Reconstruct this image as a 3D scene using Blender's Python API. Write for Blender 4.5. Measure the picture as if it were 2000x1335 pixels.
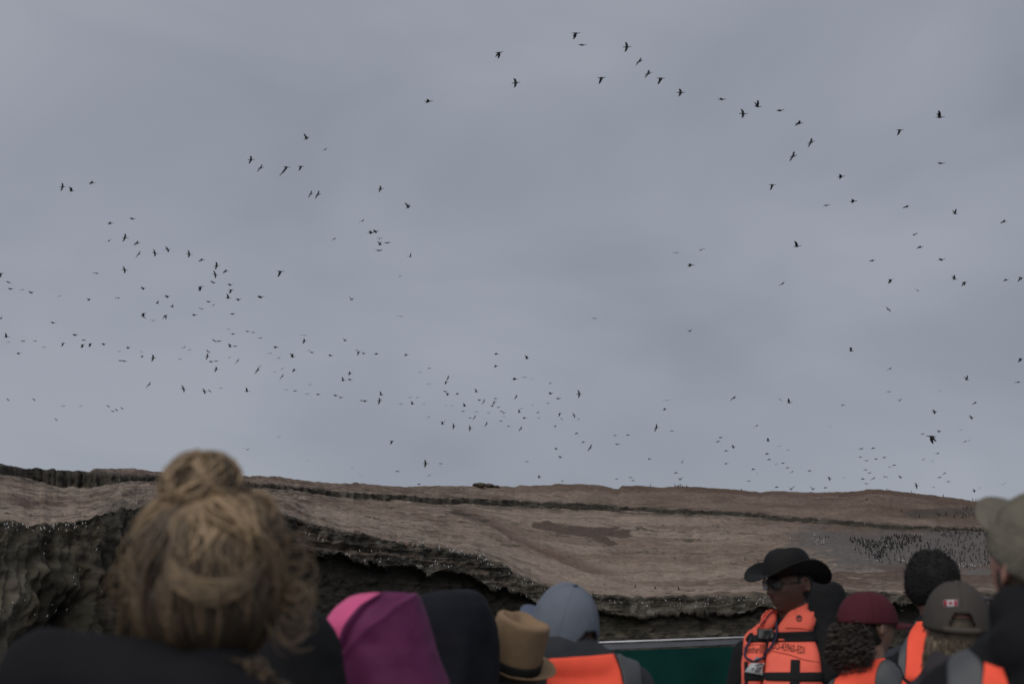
import bpy, bmesh, math, random
import numpy as np
from mathutils import Vector, Matrix, noise
from mathutils.bvhtree import BVHTree

for o in list(bpy.data.objects):
    bpy.data.objects.remove(o)
SC = bpy.context.scene
COL = SC.collection
R = math.radians
random.seed(7)
rng = np.random.default_rng(7)

# ---------------------------------------------------------------- camera, light, exposure
EYE = Vector((0.0, 0.0, 2.6))
PITCH = R(11.45)
FPX = 2778.0
cam_d = bpy.data.cameras.new('camera')
cam_d.lens = 50.0
cam_d.sensor_width = 36.0
cam_d.clip_start = 0.05
cam_d.clip_end = 20000
cam_d.dof.use_dof = True
cam_d.dof.focus_distance = 22.0
cam_d.dof.aperture_fstop = 4.7
cam = bpy.data.objects.new('camera', cam_d)
COL.objects.link(cam)
cam.location = EYE
cam.rotation_euler = (math.pi / 2 + PITCH, 0, 0)
SC.camera = cam

SUN_EL, SUN_AZ = 45.0, 205.0          # azimuth of the veiled sun, clockwise from +Y (behind the camera)
world = bpy.data.worlds.new('World')
SC.world = world
world.use_nodes = True
wn, wl = world.node_tree.nodes, world.node_tree.links
bg = wn['Background']
bg.inputs['Strength'].default_value = 0.1
sky = wn.new('ShaderNodeTexSky')
sky.sky_type = 'NISHITA'
sky.sun_disc = False
sky.sun_elevation = R(SUN_EL)
sky.sun_rotation = R(SUN_AZ)
tc = wn.new('ShaderNodeTexCoord')
mp = wn.new('ShaderNodeMapping')
mp.inputs['Scale'].default_value = (3.4, 3.4, 7.0)
mp.inputs['Rotation'].default_value = (0.0, R(12), 0.0)
mp.inputs['Location'].default_value = (1.7, 0.4, 0.9)
nz = wn.new('ShaderNodeTexNoise')
nz.inputs['Scale'].default_value = 1.15
nz.inputs['Detail'].default_value = 3.5
nz.inputs['Roughness'].default_value = 0.45
nz.inputs['Distortion'].default_value = 0.35
rp = wn.new('ShaderNodeValToRGB')
rp.color_ramp.elements[0].position = 0.36
rp.color_ramp.elements[0].color = (1.64, 1.79, 2.11, 1)
rp.color_ramp.elements[1].position = 0.66
rp.color_ramp.elements[1].color = (2.15, 2.28, 2.61, 1)
mx = wn.new('ShaderNodeMix')
mx.data_type = 'RGBA'
mx.inputs[0].default_value = 0.965     # a thick cloud deck over the clear sky
wl.new(tc.outputs['Generated'], mp.inputs['Vector'])
wl.new(mp.outputs['Vector'], nz.inputs['Vector'])
wl.new(nz.outputs['Fac'], rp.inputs['Fac'])
wl.new(sky.outputs['Color'], mx.inputs[6])
wl.new(rp.outputs['Color'], mx.inputs[7])
wl.new(mx.outputs[2], bg.inputs['Color'])

sun_d = bpy.data.lights.new('sun', 'SUN')
sun_d.energy = 1.2
sun_d.angle = R(70)
sun_d.color = (1.0, 0.965, 0.92)
sun = bpy.data.objects.new('sun', sun_d)
COL.objects.link(sun)
_el, _az = R(SUN_EL), R(SUN_AZ)
_to = Vector((math.sin(_az) * math.cos(_el), math.cos(_az) * math.cos(_el), math.sin(_el)))
sun.rotation_euler = _to.to_track_quat('Z', 'Y').to_euler()

SC.view_settings.view_transform = 'Standard'
SC.view_settings.look = 'None'
SC.view_settings.gamma = 1.0
SC.view_settings.use_curve_mapping = False
SC.view_settings.exposure = 0.6

# ---------------------------------------------------------------- helpers
_fw = Vector((0, math.cos(PITCH), math.sin(PITCH)))
_up = Vector((0, -math.sin(PITCH), math.cos(PITCH)))
_rt = Vector((1, 0, 0))


def ray(px, py):
    return (_fw + _rt * ((px - 1000) / FPX) + _up * ((667.5 - py) / FPX)).normalized()


def P(px, py, d):
    """the point at horizontal distance d seen along a line of sight"""
    v = _fw + _rt * ((px - 1000) / FPX) + _up * ((667.5 - py) / FPX)
    return EYE + v * (d / v.y)


def tag(o, label=None, cat=None, group=None, kind=None):
    if label: o['label'] = label
    if cat: o['category'] = cat
    if group: o['group'] = group
    if kind: o['kind'] = kind
    return o


def empty(name, loc):
    o = bpy.data.objects.new(name, None)
    o.empty_display_size = 0.1
    COL.objects.link(o)
    o.location = loc
    return o


def new_mesh(name, verts, faces, smooth=True):
    me = bpy.data.meshes.new(name)
    me.from_pydata([tuple(v) for v in verts], [], faces)
    me.update()
    if smooth:
        me.polygons.foreach_set('use_smooth', [True] * len(me.polygons))
    return me


def link(name, me, mat=None, parent=None, loc=None):
    o = bpy.data.objects.new(name, me)
    COL.objects.link(o)
    if mat is not None:
        me.materials.clear()
        me.materials.append(mat)
    if parent is not None:
        o.parent = parent
    if loc is not None:
        o.location = loc
    return o


def fix_normals(me):
    bm = bmesh.new()
    bm.from_mesh(me)
    bmesh.ops.recalc_face_normals(bm, faces=bm.faces)
    bm.to_mesh(me)
    bm.free()


def material(name, col, rough=0.8, var=0.12, vscale=20.0, bump=0.0, bscale=60.0, bdist=0.01, spec=0.3,
             attr=None, metal=0.0, sheen=0.0, wave=None):
    m = bpy.data.materials.new(name)
    m.use_nodes = True
    n, l = m.node_tree.nodes, m.node_tree.links
    b = n['Principled BSDF']
    b.inputs['Roughness'].default_value = rough
    b.inputs['Specular IOR Level'].default_value = spec
    b.inputs['Metallic'].default_value = metal
    if sheen:
        b.inputs['Sheen Weight'].default_value = sheen
    t = n.new('ShaderNodeTexCoord')
    no = n.new('ShaderNodeTexNoise')
    no.inputs['Scale'].default_value = vscale
    no.inputs['Detail'].default_value = 5
    l.new(t.outputs['Object'], no.inputs['Vector'])
    mr = n.new('ShaderNodeMapRange')
    mr.inputs['From Min'].default_value = 0.25
    mr.inputs['From Max'].default_value = 0.75
    mr.inputs['To Min'].default_value = 1 - var
    mr.inputs['To Max'].default_value = 1 + var
    l.new(no.outputs['Fac'], mr.inputs['Value'])
    mul = n.new('ShaderNodeVectorMath')
    mul.operation = 'SCALE'
    if attr:
        a = n.new('ShaderNodeAttribute')
        a.attribute_name = attr
        l.new(a.outputs['Color'], mul.inputs[0])
    else:
        mul.inputs[0].default_value = col[:3]
    l.new(mr.outputs['Result'], mul.inputs['Scale'])
    l.new(mul.outputs['Vector'], b.inputs['Base Color'])
    if bump:
        nb = n.new('ShaderNodeTexNoise')
        nb.inputs['Scale'].default_value = bscale
        nb.inputs['Detail'].default_value = 4
        l.new(t.outputs['Object'], nb.inputs['Vector'])
        bp = n.new('ShaderNodeBump')
        bp.inputs['Strength'].default_value = bump
        bp.inputs['Distance'].default_value = bdist
        l.new(nb.outputs['Fac'], bp.inputs['Height'])
        if wave:
            wv = n.new('ShaderNodeTexWave')
            wv.inputs['Scale'].default_value = wave
            wv.inputs['Distortion'].default_value = 1.0
            l.new(t.outputs['Object'], wv.inputs['Vector'])
            ad = n.new('ShaderNodeMath')
            ad.operation = 'ADD'
            l.new(nb.outputs['Fac'], ad.inputs[0])
            l.new(wv.outputs['Fac'], ad.inputs[1])
            l.new(ad.outputs[0], bp.inputs['Height'])
        l.new(bp.outputs['Normal'], b.inputs['Normal'])
    return m


def hsh(ix, iy, seed):
    h = (ix.astype(np.int64) * 374761393 + iy.astype(np.int64) * 668265263 + seed * 1442695041) & 0xffffffff
    h = ((h ^ (h >> 13)) * 1274126177) & 0xffffffff
    h = h ^ (h >> 16)
    return (h & 0xffff) / 65535.0


def vnoise(x, y, seed=0):
    ix, iy = np.floor(x), np.floor(y)
    fx, fy = x - ix, y - iy
    ux, uy = fx * fx * (3 - 2 * fx), fy * fy * (3 - 2 * fy)
    a, b = hsh(ix, iy, seed), hsh(ix + 1, iy, seed)
    c, d = hsh(ix, iy + 1, seed), hsh(ix + 1, iy + 1, seed)
    return (a * (1 - ux) + b * ux) * (1 - uy) + (c * (1 - ux) + d * ux) * uy


def fbm(x, y, seed=0, octs=5, gain=0.5):
    s, a, t = 0.0, 1.0, 0.0
    for k in range(octs):
        s = s + a * vnoise(x * 2 ** k + 17.3 * k, y * 2 ** k - 9.1 * k, seed + k)
        t += a
        a *= gain
    return s / t


def sstep(a, b, x):
    t = np.clip((x - a) / (b - a), 0, 1)
    return t * t * (3 - 2 * t)


# ---------------------------------------------------------------- water
me = new_mesh('sea', [(-6000, -300, 0), (6000, -300, 0), (6000, 9000, 0), (-6000, 9000, 0)], [(0, 1, 2, 3)])
water = material('sea_water', (0.012, 0.02, 0.022), rough=0.18, var=0.3, vscale=0.05, bump=0.6, bscale=0.9, bdist=0.3, spec=0.5)
tag(link('sea', me, water), kind='structure', label='dark grey sea water around the island')

# ---------------------------------------------------------------- the island: slope, strata step, cliff
NX = 1500
PXs = np.linspace(-450, 2450, NX)


def curve(pts, x):
    a = np.array(pts, float)
    return np.interp(x, a[:, 0], a[:, 1])


def smooth1(v, k):
    if k < 2: return v
    ker = np.hanning(k + 2)[1:-1]
    ker /= ker.sum()
    return np.convolve(np.pad(v, k, mode='edge'), ker, mode='same')[k:-k]


ridge = curve([(-450, 880), (-100, 896), (0, 905), (50, 915), (100, 921), (178, 923), (183, 916), (210, 915), (260, 914),
               (300, 920), (330, 926), (450, 930), (520, 932), (560, 936), (660, 944), (700, 946), (790, 950), (845, 948), (920, 948.5),
               (975, 949.5), (1000, 951), (1012, 951), (1014, 947.5), (1080, 947), (1082, 944), (1125, 945), (1170, 946.5), (1200, 954),
               (1210, 954), (1213, 948.5), (1260, 948), (1295, 952), (1320, 948), (1395, 952.5), (1450, 956.5), (1485, 961), (1510, 958),
               (1575, 961), (1620, 961), (1650, 960), (1688, 957.5), (1692, 955), (1730, 956), (1800, 964), (1840, 969), (1900, 977), (2000, 990), (2450, 1040)], PXs)
band = curve([(-450, 905), (0, 921), (60, 925), (110, 935), (190, 937), (300, 937), (400, 944), (520, 953), (560, 955), (660, 963), (760, 972),
              (860, 979), (960, 981), (1060, 987), (1160, 993), (1240, 996.5), (1340, 1000), (1440, 1005), (1540, 1014), (1640, 1021),
              (1740, 1028), (1840, 1032), (1900, 1036), (2450, 1075)], PXs)
bth = curve([(-450, 10), (60, 9), (110, 15), (190, 13), (240, 6), (560, 4.5), (700, 5.5), (1200, 6), (1240, 4.5), (1500, 4), (1800, 3), (2450, 3)], PXs)
edge = curve([(-450, 1000), (0, 1018), (60, 1024), (120, 1024), (180, 1008), (230, 995), (300, 990), (400, 992), (520, 1002), (570, 1012), (600, 1022),
              (660, 1035), (700, 1045), (760, 1058), (820, 1068), (900, 1079), (950, 1094), (1000, 1116), (1040, 1134), (1080, 1147),
              (1140, 1157), (1200, 1165), (1300, 1169), (1400, 1168), (1450, 1166), (1600, 1163), (1700, 1157), (1760, 1159), (2000, 1164), (2450, 1180)], PXs)
lip = curve([(-450, 1060), (0, 1072), (120, 1075), (200, 1060), (300, 1040), (450, 1050), (560, 1066), (600, 1078), (700, 1092), (800, 1108), (900, 1124),
             (960, 1146), (1000, 1160), (1050, 1180), (1100, 1190), (1200, 1192), (1300, 1196), (1450, 1193), (1600, 1182), (1700, 1172), (1760, 1174), (2000, 1180), (2450, 1200)], PXs)
rough_r = (fbm(PXs / 9, PXs * 0, 3, 4) - .5)
ridge = smooth1(ridge, 5) + rough_r * 2.6
edge = smooth1(edge, 9) + (fbm(PXs / 30, PXs * 0, 5, 4) - .5) * 9
lip = smooth1(lip, 15) + (fbm(PXs / 30, PXs * 0, 9, 6, .62) - .5) * 34
band = smooth1(band, 9) + (fbm(PXs / 25, PXs * 0, 12, 4) - .5) * 4
bth = bth * (0.75 + 0.5 * fbm(PXs / 14, PXs * 0, 15, 4))
d_e = smooth1(curve([(-450, 62), (0, 75), (200, 85), (330, 108), (600, 150), (1000, 172), (2450, 180)], PXs), 61)
d_r = smooth1(curve([(-450, 128), (0, 150), (560, 215), (1000, 262), (2450, 262)], PXs), 61)
cave = smooth1(curve([(-450, -0.2), (330, -0.2), (560, 3.0), (960, 3.0), (1120, 1.4), (1500, 1.4), (1640, 3.2), (2450, 3.2)], PXs), 41)


def PV(px, py, d):
    vx, vyy = (px - 1000) / FPX, (667.5 - py) / FPX
    dx = vx
    dy = math.cos(PITCH) - vyy * math.sin(PITCH)
    dz = math.sin(PITCH) + vyy * math.cos(PITCH)
    k = d / dy
    return np.stack([EYE.x + dx * k, EYE.y + dy * k, EYE.z + dz * k], -1)


zr = PV(PXs, ridge, d_r)
back = zr + np.array([0, 45, -9.0])
ze = PV(PXs, edge, d_e)
d_b = d_e + (d_r - d_e) * np.clip((edge - band) / (edge - ridge), .3, .97) ** 0.9
zbt = PV(PXs, band - bth, d_b)
zbb = PV(PXs, band + bth, d_b - 0.9)
zl = PV(PXs, lip, d_e - 1.3)
leftx = 1 - sstep(330, 520, PXs)
roof = zl + np.stack([PXs * 0, cave, -0.25 - cave * 0.02 - 1.0 * leftx], -1)
foot = roof.copy()
foot[:, 2] = -0.8
foot[:, 1] += 0.4 - np.clip(2.5 - cave, 0, 3) * 1.6
segs = [(back, zr, 10), (zr, zbt, 50), (zbt, zbb, 14), (zbb, ze, 150), (ze, zl, 56), (zl, roof, 12), (roof, foot, 90)]
rows, srow, vrow = [], [], []
for k, (a, b, n) in enumerate(segs):
    for i in range(n):
        f = i / n
        rows.append(a + (b - a) * f)
        srow.append(k)
        vrow.append(f)
rows.append(foot)
srow.append(6)
vrow.append(1.0)
G = np.array(rows)                                  # NR x NX x 3
SEG = np.array(srow)[:, None]
VF = np.array(vrow)[:, None]
NR = G.shape[0]
# arc-length coordinates in metres
S = np.concatenate([[0], np.cumsum(np.linalg.norm(np.diff(ze, axis=0), axis=1))])[None, :] + np.zeros((NR, 1))
T = np.concatenate([np.zeros((1, NX)), np.cumsum(np.linalg.norm(np.diff(G, axis=0), axis=2), axis=0)])
T = T - T[10 + 50 + 14 + 150][None, :]              # 0 at the cliff edge


def normals(G):
    du = np.gradient(G, axis=1)
    dv = np.gradient(G, axis=0)
    n = np.cross(du, dv)
    n /= np.maximum(np.linalg.norm(n, axis=2, keepdims=True), 1e-9)
    return n


N = normals(G)
if N[100, 700, 2] < 0: N = -N
PXg = PXs[None, :] + np.zeros((NR, 1))
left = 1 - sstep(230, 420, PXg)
slope_m = ((SEG == 1) | (SEG == 3)).astype(float)
face_m = (SEG >= 4).astype(float)
ledge_m = (SEG == 4).astype(float)
warp = fbm(S / 14, T / 14, 31, 3) - .5
TL = T - S * .035 + (fbm(S / 4.5, T / 2.4, 33, 4) - .5) * 1.5 + (fbm(S / 1.3, T / 1.1, 34, 3) - .5) * .5
streak = fbm(S / 5.5, TL / .95 + warp * .9, 41, 5)       # low ledges lying along the bedding
fine = fbm(S / 0.9, T / 0.55, 51, 4)
disp = slope_m * ((streak - .5) * 0.06 + sstep(.58, .66, fbm(S / 2.4, TL / 1.7 + warp, 63, 4)) * .15 + (fbm(S / 16, T / 7, 61, 3) - .5) * 1.1 + (fine - .5) * 0.16)
disp *= np.where(SEG == 1, sstep(0.0, 0.08, VF) * 1.0, 1.0)
disp += (SEG == 2) * ((fbm(S / 0.8, T / 0.5, 71, 4) - .5) * 0.9 + (fbm(S / 3, T / 3, 72, 3) - .5) * 0.8)
strata = fbm(S / 12 + 0.0, (G[:, :, 2] + S * 0.02) / 0.45, 81, 4) - .5
lobes = 1 - np.abs(2 * fbm(S / 1.9 + warp * 1.5, G[:, :, 2] / 3.6 + warp * 2, 91, 4) - 1)
rocky = fbm(S / 1.1, G[:, :, 2] / 0.8, 101, 5) - .5
disp += face_m * (strata * 1.3 * (1 - .75 * left) * np.where(SEG == 6, .35, 1.0) + rocky * 1.2) * np.where(SEG == 5, 0.9, 1.0)
lobe_w = left * face_m * sstep(0, 6, T)
disp += lobe_w * ((lobes - .62) * 3.4 + (fbm(S / 7, G[:, :, 2] / 4.5, 95, 3) - .5) * 5.0)
disp = disp * (0.35 + 0.65 * np.clip(d_e / 150, .4, 1))[None, :]
G = G + N * disp[:, :, None]
N = normals(G)

# colours of the rock and the guano on it (albedo)
c_guano = np.array([.214, .169, .136])
c_guano2 = np.array([.150, .112, .088])
c_brown = np.array([.085, .057, .045])
c_dark = np.array([.038, .034, .028])
c_rock = np.array([.080, .069, .056])
c_grey = np.array([.098, .090, .086])
c_pale = np.array([.150, .142, .124])
PYg = None


def project(G):
    v = G - np.array(EYE)
    f = v[:, :, 1] * math.cos(PITCH) + v[:, :, 2] * math.sin(PITCH)
    u = -v[:, :, 1] * math.sin(PITCH) + v[:, :, 2] * math.cos(PITCH)
    return 1000 + v[:, :, 0] / f * FPX, 667.5 - u / f * FPX


QX, QY = project(G)


def mixc(c, d, w):
    return c * (1 - w[:, :, None]) + d * w[:, :, None]


C = np.zeros((NR, NX, 3)) + c_guano
C = mixc(C, c_guano2, sstep(.42, .62, fbm(S / 16, T / 5, 111, 4)) * .8)
mott = sstep(1000, 860, QX) * sstep(1075, 1030, QY)
C = mixc(C, c_brown, sstep(.50, .66, fbm(S / 4.2, TL / 3.4 + warp * .6, 43, 6, .58)) * np.clip(.18 + .55 * mott + .35 * sstep(.45, .62, fbm(S / 22, T / 10, 121, 3)), 0, .8))
C = mixc(C, c_brown, sstep(.61, .68, fbm(S / 1.7, TL / 1.0 + warp, 125, 5, .58)) * (.22 + .5 * mott + .4 * sstep(.5, .62, fbm(S / 12, T / 6, 126, 3))))
C = mixc(C, c_dark * 1.3, sstep(.65, .71, fbm(S / 1.1, TL / .75, 127, 3)) * .8 * sstep(.35, .6, fbm(S / 18, T / 8, 128, 3)))
C = mixc(C, c_guano * 1.25, sstep(.60, .74, fbm(S / 3.0, TL / 2.4, 129, 6, .58)) * .45)
# brown, bare ground above the step and toward the far right
w = (SEG <= 1) * (0.30 + 0.5 * sstep(1000, 1350, PXg)) * (0.25 + 1.5 * fbm(S / 5, TL / 3.5, 131, 6, .58) * (1.15 - .75 * VF))
w = np.maximum(w, (SEG == 3) * sstep(1480, 1640, PXg) * sstep(1075, 1035, QY) * .75)
w = np.maximum(w, (SEG == 3) * sstep(1300, 1560, PXg) * sstep(1050, 1015, QY) * .5)
C = mixc(C, c_brown, np.clip(w, 0, .92))
# the dark brown blot and the long crease across the slope
nb = (fbm(S / 2.5, T / 1.5, 141, 5) - .5)


def blob(x0, y0, x1, y1, hw):
    dx, dy = x1 - x0, y1 - y0
    L2 = dx * dx + dy * dy
    t = np.clip(((QX - x0) * dx + (QY - y0) * dy) / L2, 0, 1)
    return np.hypot((QX - x0 - t * dx) * .35, QY - y0 - t * dy) / hw


bl = np.minimum.reduce([blob(1060, 1026, 1150, 1040, 9), blob(1110, 1034, 1210, 1040, 10), blob(1150, 1040, 1190, 1060, 6), blob(1068, 1020, 1090, 1030, 6)])
C = mixc(C, np.array([.080, .058, .047]), sstep(1.1, .85, bl + nb * 1.5) * (SEG == 3))
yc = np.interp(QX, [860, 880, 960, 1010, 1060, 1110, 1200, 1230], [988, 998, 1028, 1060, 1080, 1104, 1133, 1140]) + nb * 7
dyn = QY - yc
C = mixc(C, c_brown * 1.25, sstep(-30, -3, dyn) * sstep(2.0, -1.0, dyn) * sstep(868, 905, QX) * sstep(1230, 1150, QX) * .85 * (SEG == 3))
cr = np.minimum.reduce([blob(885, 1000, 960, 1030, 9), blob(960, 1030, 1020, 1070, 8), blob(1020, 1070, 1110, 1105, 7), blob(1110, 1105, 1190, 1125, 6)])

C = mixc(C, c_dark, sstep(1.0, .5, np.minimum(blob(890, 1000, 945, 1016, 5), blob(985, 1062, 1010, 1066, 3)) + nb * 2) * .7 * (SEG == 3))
# grey guano of the colony
gp = np.minimum.reduce([blob(1600, 1052, 1760, 1070, 18), blob(1700, 1075, 1930, 1075, 34), blob(1800, 1090, 2100, 1080, 34), blob(1850, 1055, 2200, 1060, 26)])
C = mixc(C, c_grey, sstep(1.6, .6, gp + nb * 1.6) * .9 * (SEG == 3))
gp2 = blob(1790, 1003, 1960, 996, 9)
C = mixc(C, np.array([.06, .052, .045]), sstep(1.2, .7, gp2 + nb) * .8)
# darker earth bands under the colony
st2 = fbm(S / 5 + T / 9, TL / 2.6, 151, 6, .58)
C = mixc(C, c_brown, sstep(1500, 1580, QX) * sstep(1098, 1112, QY) * sstep(1152, 1136, QY) * sstep(.38, .52, st2) * .85 * (SEG == 3))
# the step
C = np.where((SEG == 2)[:, :, None], mixc(np.zeros_like(C) + c_dark, c_rock, sstep(.5, .75, fbm(S / 1.2, T / .6, 161, 4)) * .9), C)
ker = sstep(2.2, .4, np.abs(QY - band[None, :]) / (bth[None, :] + 1.5)) * (slope_m > 0)
C = mixc(C, c_dark, np.clip(ker * sstep(.42, .6, fbm(S / 1.6, T / .7, 165, 4)) * .9, 0, 1))
# dark crest at the far left
cl = np.minimum.reduce([blob(-300, 890, 0, 908, 6), blob(0, 910, 70, 918, 6), blob(70, 926, 190, 932, 14), blob(190, 928, 310, 934, 6)])
C = mixc(C, c_dark * 1.2, sstep(1.3, .8, cl + nb * 1.2) * .9 * (SEG <= 3))
# cliff faces
cf = mixc(np.zeros_like(C) + c_dark, c_rock, sstep(.42, .68, fbm(S / 1.6, G[:, :, 2] / .7, 171, 5)))
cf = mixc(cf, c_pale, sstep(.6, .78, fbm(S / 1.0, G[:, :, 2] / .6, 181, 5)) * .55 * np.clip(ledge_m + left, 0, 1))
cf = mixc(cf, c_pale * .75, left * sstep(.45, .75, lobes) * sstep(.42, .6, fbm(S / 2, G[:, :, 2] / 3, 185, 4)) * .6)
cf = mixc(cf, c_guano2 * .8, (SEG == 4) * (1 - left) * sstep(.56, .66, fbm(S / 5, VF * 3.5 + fbm(S / 6, S * 0, 183, 3) * 2, 184, 5)) * .6 * sstep(1020, 960, PXg))
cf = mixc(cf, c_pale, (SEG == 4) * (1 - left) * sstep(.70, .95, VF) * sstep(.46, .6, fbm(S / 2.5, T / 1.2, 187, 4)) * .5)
cf = mixc(cf, np.array([.028, .030, .018]), sstep(.5, .65, fbm(S / 5, G[:, :, 2] / 3, 191, 4)) * .6 * sstep(5, 2.4, G[:, :, 2]))
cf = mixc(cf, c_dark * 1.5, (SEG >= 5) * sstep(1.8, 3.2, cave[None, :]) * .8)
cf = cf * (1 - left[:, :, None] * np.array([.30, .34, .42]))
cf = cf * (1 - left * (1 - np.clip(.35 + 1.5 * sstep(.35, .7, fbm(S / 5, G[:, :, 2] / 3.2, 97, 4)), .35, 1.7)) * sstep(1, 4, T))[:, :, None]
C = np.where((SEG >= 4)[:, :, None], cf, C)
C = mixc(C, c_dark, sstep(2.8, 0.2, -T + (fbm(S / 1.5, T, 201, 4) - .5) * 5 + 1.2) * (SEG == 3) * sstep(200, 330, PXg) * .85)
C = mixc(C, c_rock, left * sstep(160, 240, PXg) * sstep(968, 985, QY + nb * 30) * .8 * (SEG == 3))
C = mixc(C, c_guano * 1.12, sstep(.66, .76, fbm(S / 4 + T / 5, T / 3, 211, 5)) * .5 * (SEG == 3) * sstep(1500, 1350, PXg))
C *= (0.80 + 0.26 * fbm(S / .7, T / .5, 221, 3) + .14 * fbm(S / 2.2, T / 1.8, 223, 4))[:, :, None]
C = np.clip(C, 0.008, .9)

me = bpy.data.meshes.new('island')
idx = np.arange(NR * NX).reshape(NR, NX)
quads = np.stack([idx[:-1, :-1], idx[1:, :-1], idx[1:, 1:], idx[:-1, 1:]], -1).reshape(-1, 4)
me.vertices.add(NR * NX)
me.vertices.foreach_set('co', G.reshape(-1).astype(np.float32))
me.loops.add(quads.size)
me.loops.foreach_set('vertex_index', quads.reshape(-1).astype(np.int32))
me.polygons.add(len(quads))
me.polygons.foreach_set('loop_start', np.arange(0, quads.size, 4, dtype=np.int32))
me.polygons.foreach_set('loop_total', np.full(len(quads), 4, dtype=np.int32))
me.polygons.foreach_set('use_smooth', np.ones(len(quads), bool))
me.update(calc_edges=True)
ca = me.color_attributes.new('rock_colour', 'FLOAT_COLOR', 'POINT')
ca.data.foreach_set('color', np.concatenate([C.reshape(-1, 3), np.ones((NR * NX, 1))], 1).reshape(-1).astype(np.float32))
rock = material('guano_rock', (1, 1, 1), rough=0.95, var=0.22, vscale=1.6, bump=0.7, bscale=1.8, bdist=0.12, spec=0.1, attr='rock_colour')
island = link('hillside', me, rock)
tag(island, 'bare guano-stained island slope ending in a dark undercut cliff', kind='structure')

# slab of rock lying on the skyline
SEGM = np.broadcast_to(SEG, (NR, NX))


def on_slope(px, py, segs=(1, 2, 3)):
    c0 = int(np.clip(np.searchsorted(PXs, px), 6, NX - 7))
    sl = slice(c0 - 8, c0 + 9)
    dd = (QX[:, sl] - px) ** 2 + (QY[:, sl] - py) ** 2 + np.where(np.isin(SEGM[:, sl], segs), 0, 1e6)
    k = int(np.argmin(dd))
    return Vector(G[:, sl].reshape(-1, 3)[k])


def rock_mesh(name, sx, sy, sz, seed):
    bm = bmesh.new()
    bmesh.ops.create_icosphere(bm, subdivisions=3, radius=1)
    for v in bm.verts:
        n = noise.fractal(v.co * 1.7 + Vector((seed, 0, 0)), 1, 2, 4)
        v.co *= 1 + .35 * n
        v.co.z = round(v.co.z * 3.2) / 3.2 * .7 + v.co.z * .3
        v.co = Vector((v.co.x * sx, v.co.y * sy, v.co.z * sz))
    m = bpy.data.meshes.new(name)
    bm.to_mesh(m)
    bm.free()
    return m


stone = material('dark_stone', (.075, .060, .047), rough=.95, var=.35, vscale=2.5, bump=.8, bscale=5, bdist=.08, spec=.1)
for i, (px, py, sx, sz, lab) in enumerate([(936, 947.0, 1.15, .42, 'flat dark rock slab jutting out on the skyline, the biggest there'),
                                           (952, 948.0, 1.2, .34, 'low dark boulder just behind the flat skyline slab'),
                                           (968, 950.2, .8, .26, 'small dark boulder at the tail of the skyline rocks')]):
    p = on_slope(px, 951, (1,))
    p.z = P(px, py, p.y).z
    o = link('rock', rock_mesh('rock', sx, sx * .8, sz, i * 3.1), stone, loc=p)
    tag(o, lab, 'rock', 'rocks on the skyline')
# ---------------------------------------------------------------- birds
plume = material('black_plumage', (.009, .0095, .0115), rough=.75, var=.15, vscale=8)
plume_far = plume
gull_white = material('white_plumage', (.46, .45, .43), rough=.8, var=.1, vscale=8)
gull_grey = material('grey_plumage', (.07, .072, .078), rough=.8, var=.1, vscale=8)


def lathe_x(prof, n=6):
    """closed body of revolution along +X: prof = [(x, z, ry, rz)]"""
    V, F = [], []
    for (x, z, ry, rz) in prof:
        for k in range(n):
            a = 2 * math.pi * k / n
            V.append((x, ry * math.cos(a), z + rz * math.sin(a)))
    m = len(prof)
    for i in range(m - 1):
        for k in range(n):
            F.append((i * n + k, i * n + (k + 1) % n, (i + 1) * n + (k + 1) % n, (i + 1) * n + k))
    F.append(tuple(range(n))[::-1])
    F.append(tuple(range((m - 1) * n, m * n)))
    return V, F


def wing(V, F, side, a1, a2, chord, span, sweep):
    """one wing in two flat-boned segments with thickness, slotted pointed tip"""
    st = [(0.0, .13, -.13), (.45, .14, -.12), (.72, .10, -.12), (.92, .03, -.11), (1.0, -.05, -.10)]
    base = len(V)
    y = z = 0.0
    prev = 0.0
    for i, (f, le, te) in enumerate(st):
        seg = (f - prev) * span
        prev = f
        ang = a1 if f <= .45 else a2
        y += seg * math.cos(R(ang))
        z += seg * math.sin(R(ang))
        sx = -sweep * f * f
        th = .012 * (1 - .7 * f)
        c = chord
        for (xx, dz) in ((le * c + sx, 0), ((le + te) / 2 * c + sx, th), (te * c + sx, 0), ((le + te) / 2 * c + sx, -th)):
            V.append((xx, side * (y + .03), z + dz + .02))
    for i in range(len(st) - 1):
        for k in range(4):
            q = (base + i * 4 + k, base + i * 4 + (k + 1) % 4, base + i * 4 + 4 + (k + 1) % 4, base + i * 4 + 4 + k)
            F.append(q if side > 0 else q[::-1])
    F.append(tuple(base + (len(st) - 1) * 4 + k for k in range(4)))


def cormorant_mesh(a1, a2, sweep=.08, b1=None, b2=None):
    V, F = lathe_x([(-.33, .0, .012, .004), (-.30, .0, .05, .008), (-.17, 0, .03, .025), (-.10, 0, .055, .055), (.02, -.005, .07, .07),
                    (.12, .0, .058, .058), (.19, .01, .03, .032), (.29, .03, .02, .022), (.345, .042, .026, .028), (.375, .044, .022, .02),
                    (.39, .042, .008, .008), (.44, .036, .004, .004)], 6)
    wing(V, F, 1, a1, a2, .80, .52, sweep)
    wing(V, F, -1, a1 if b1 is None else b1, a2 if b2 is None else b2, .80, .52, sweep)
    me = new_mesh('seabird', V, F)
    me.materials.append(plume)
    return me


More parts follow.
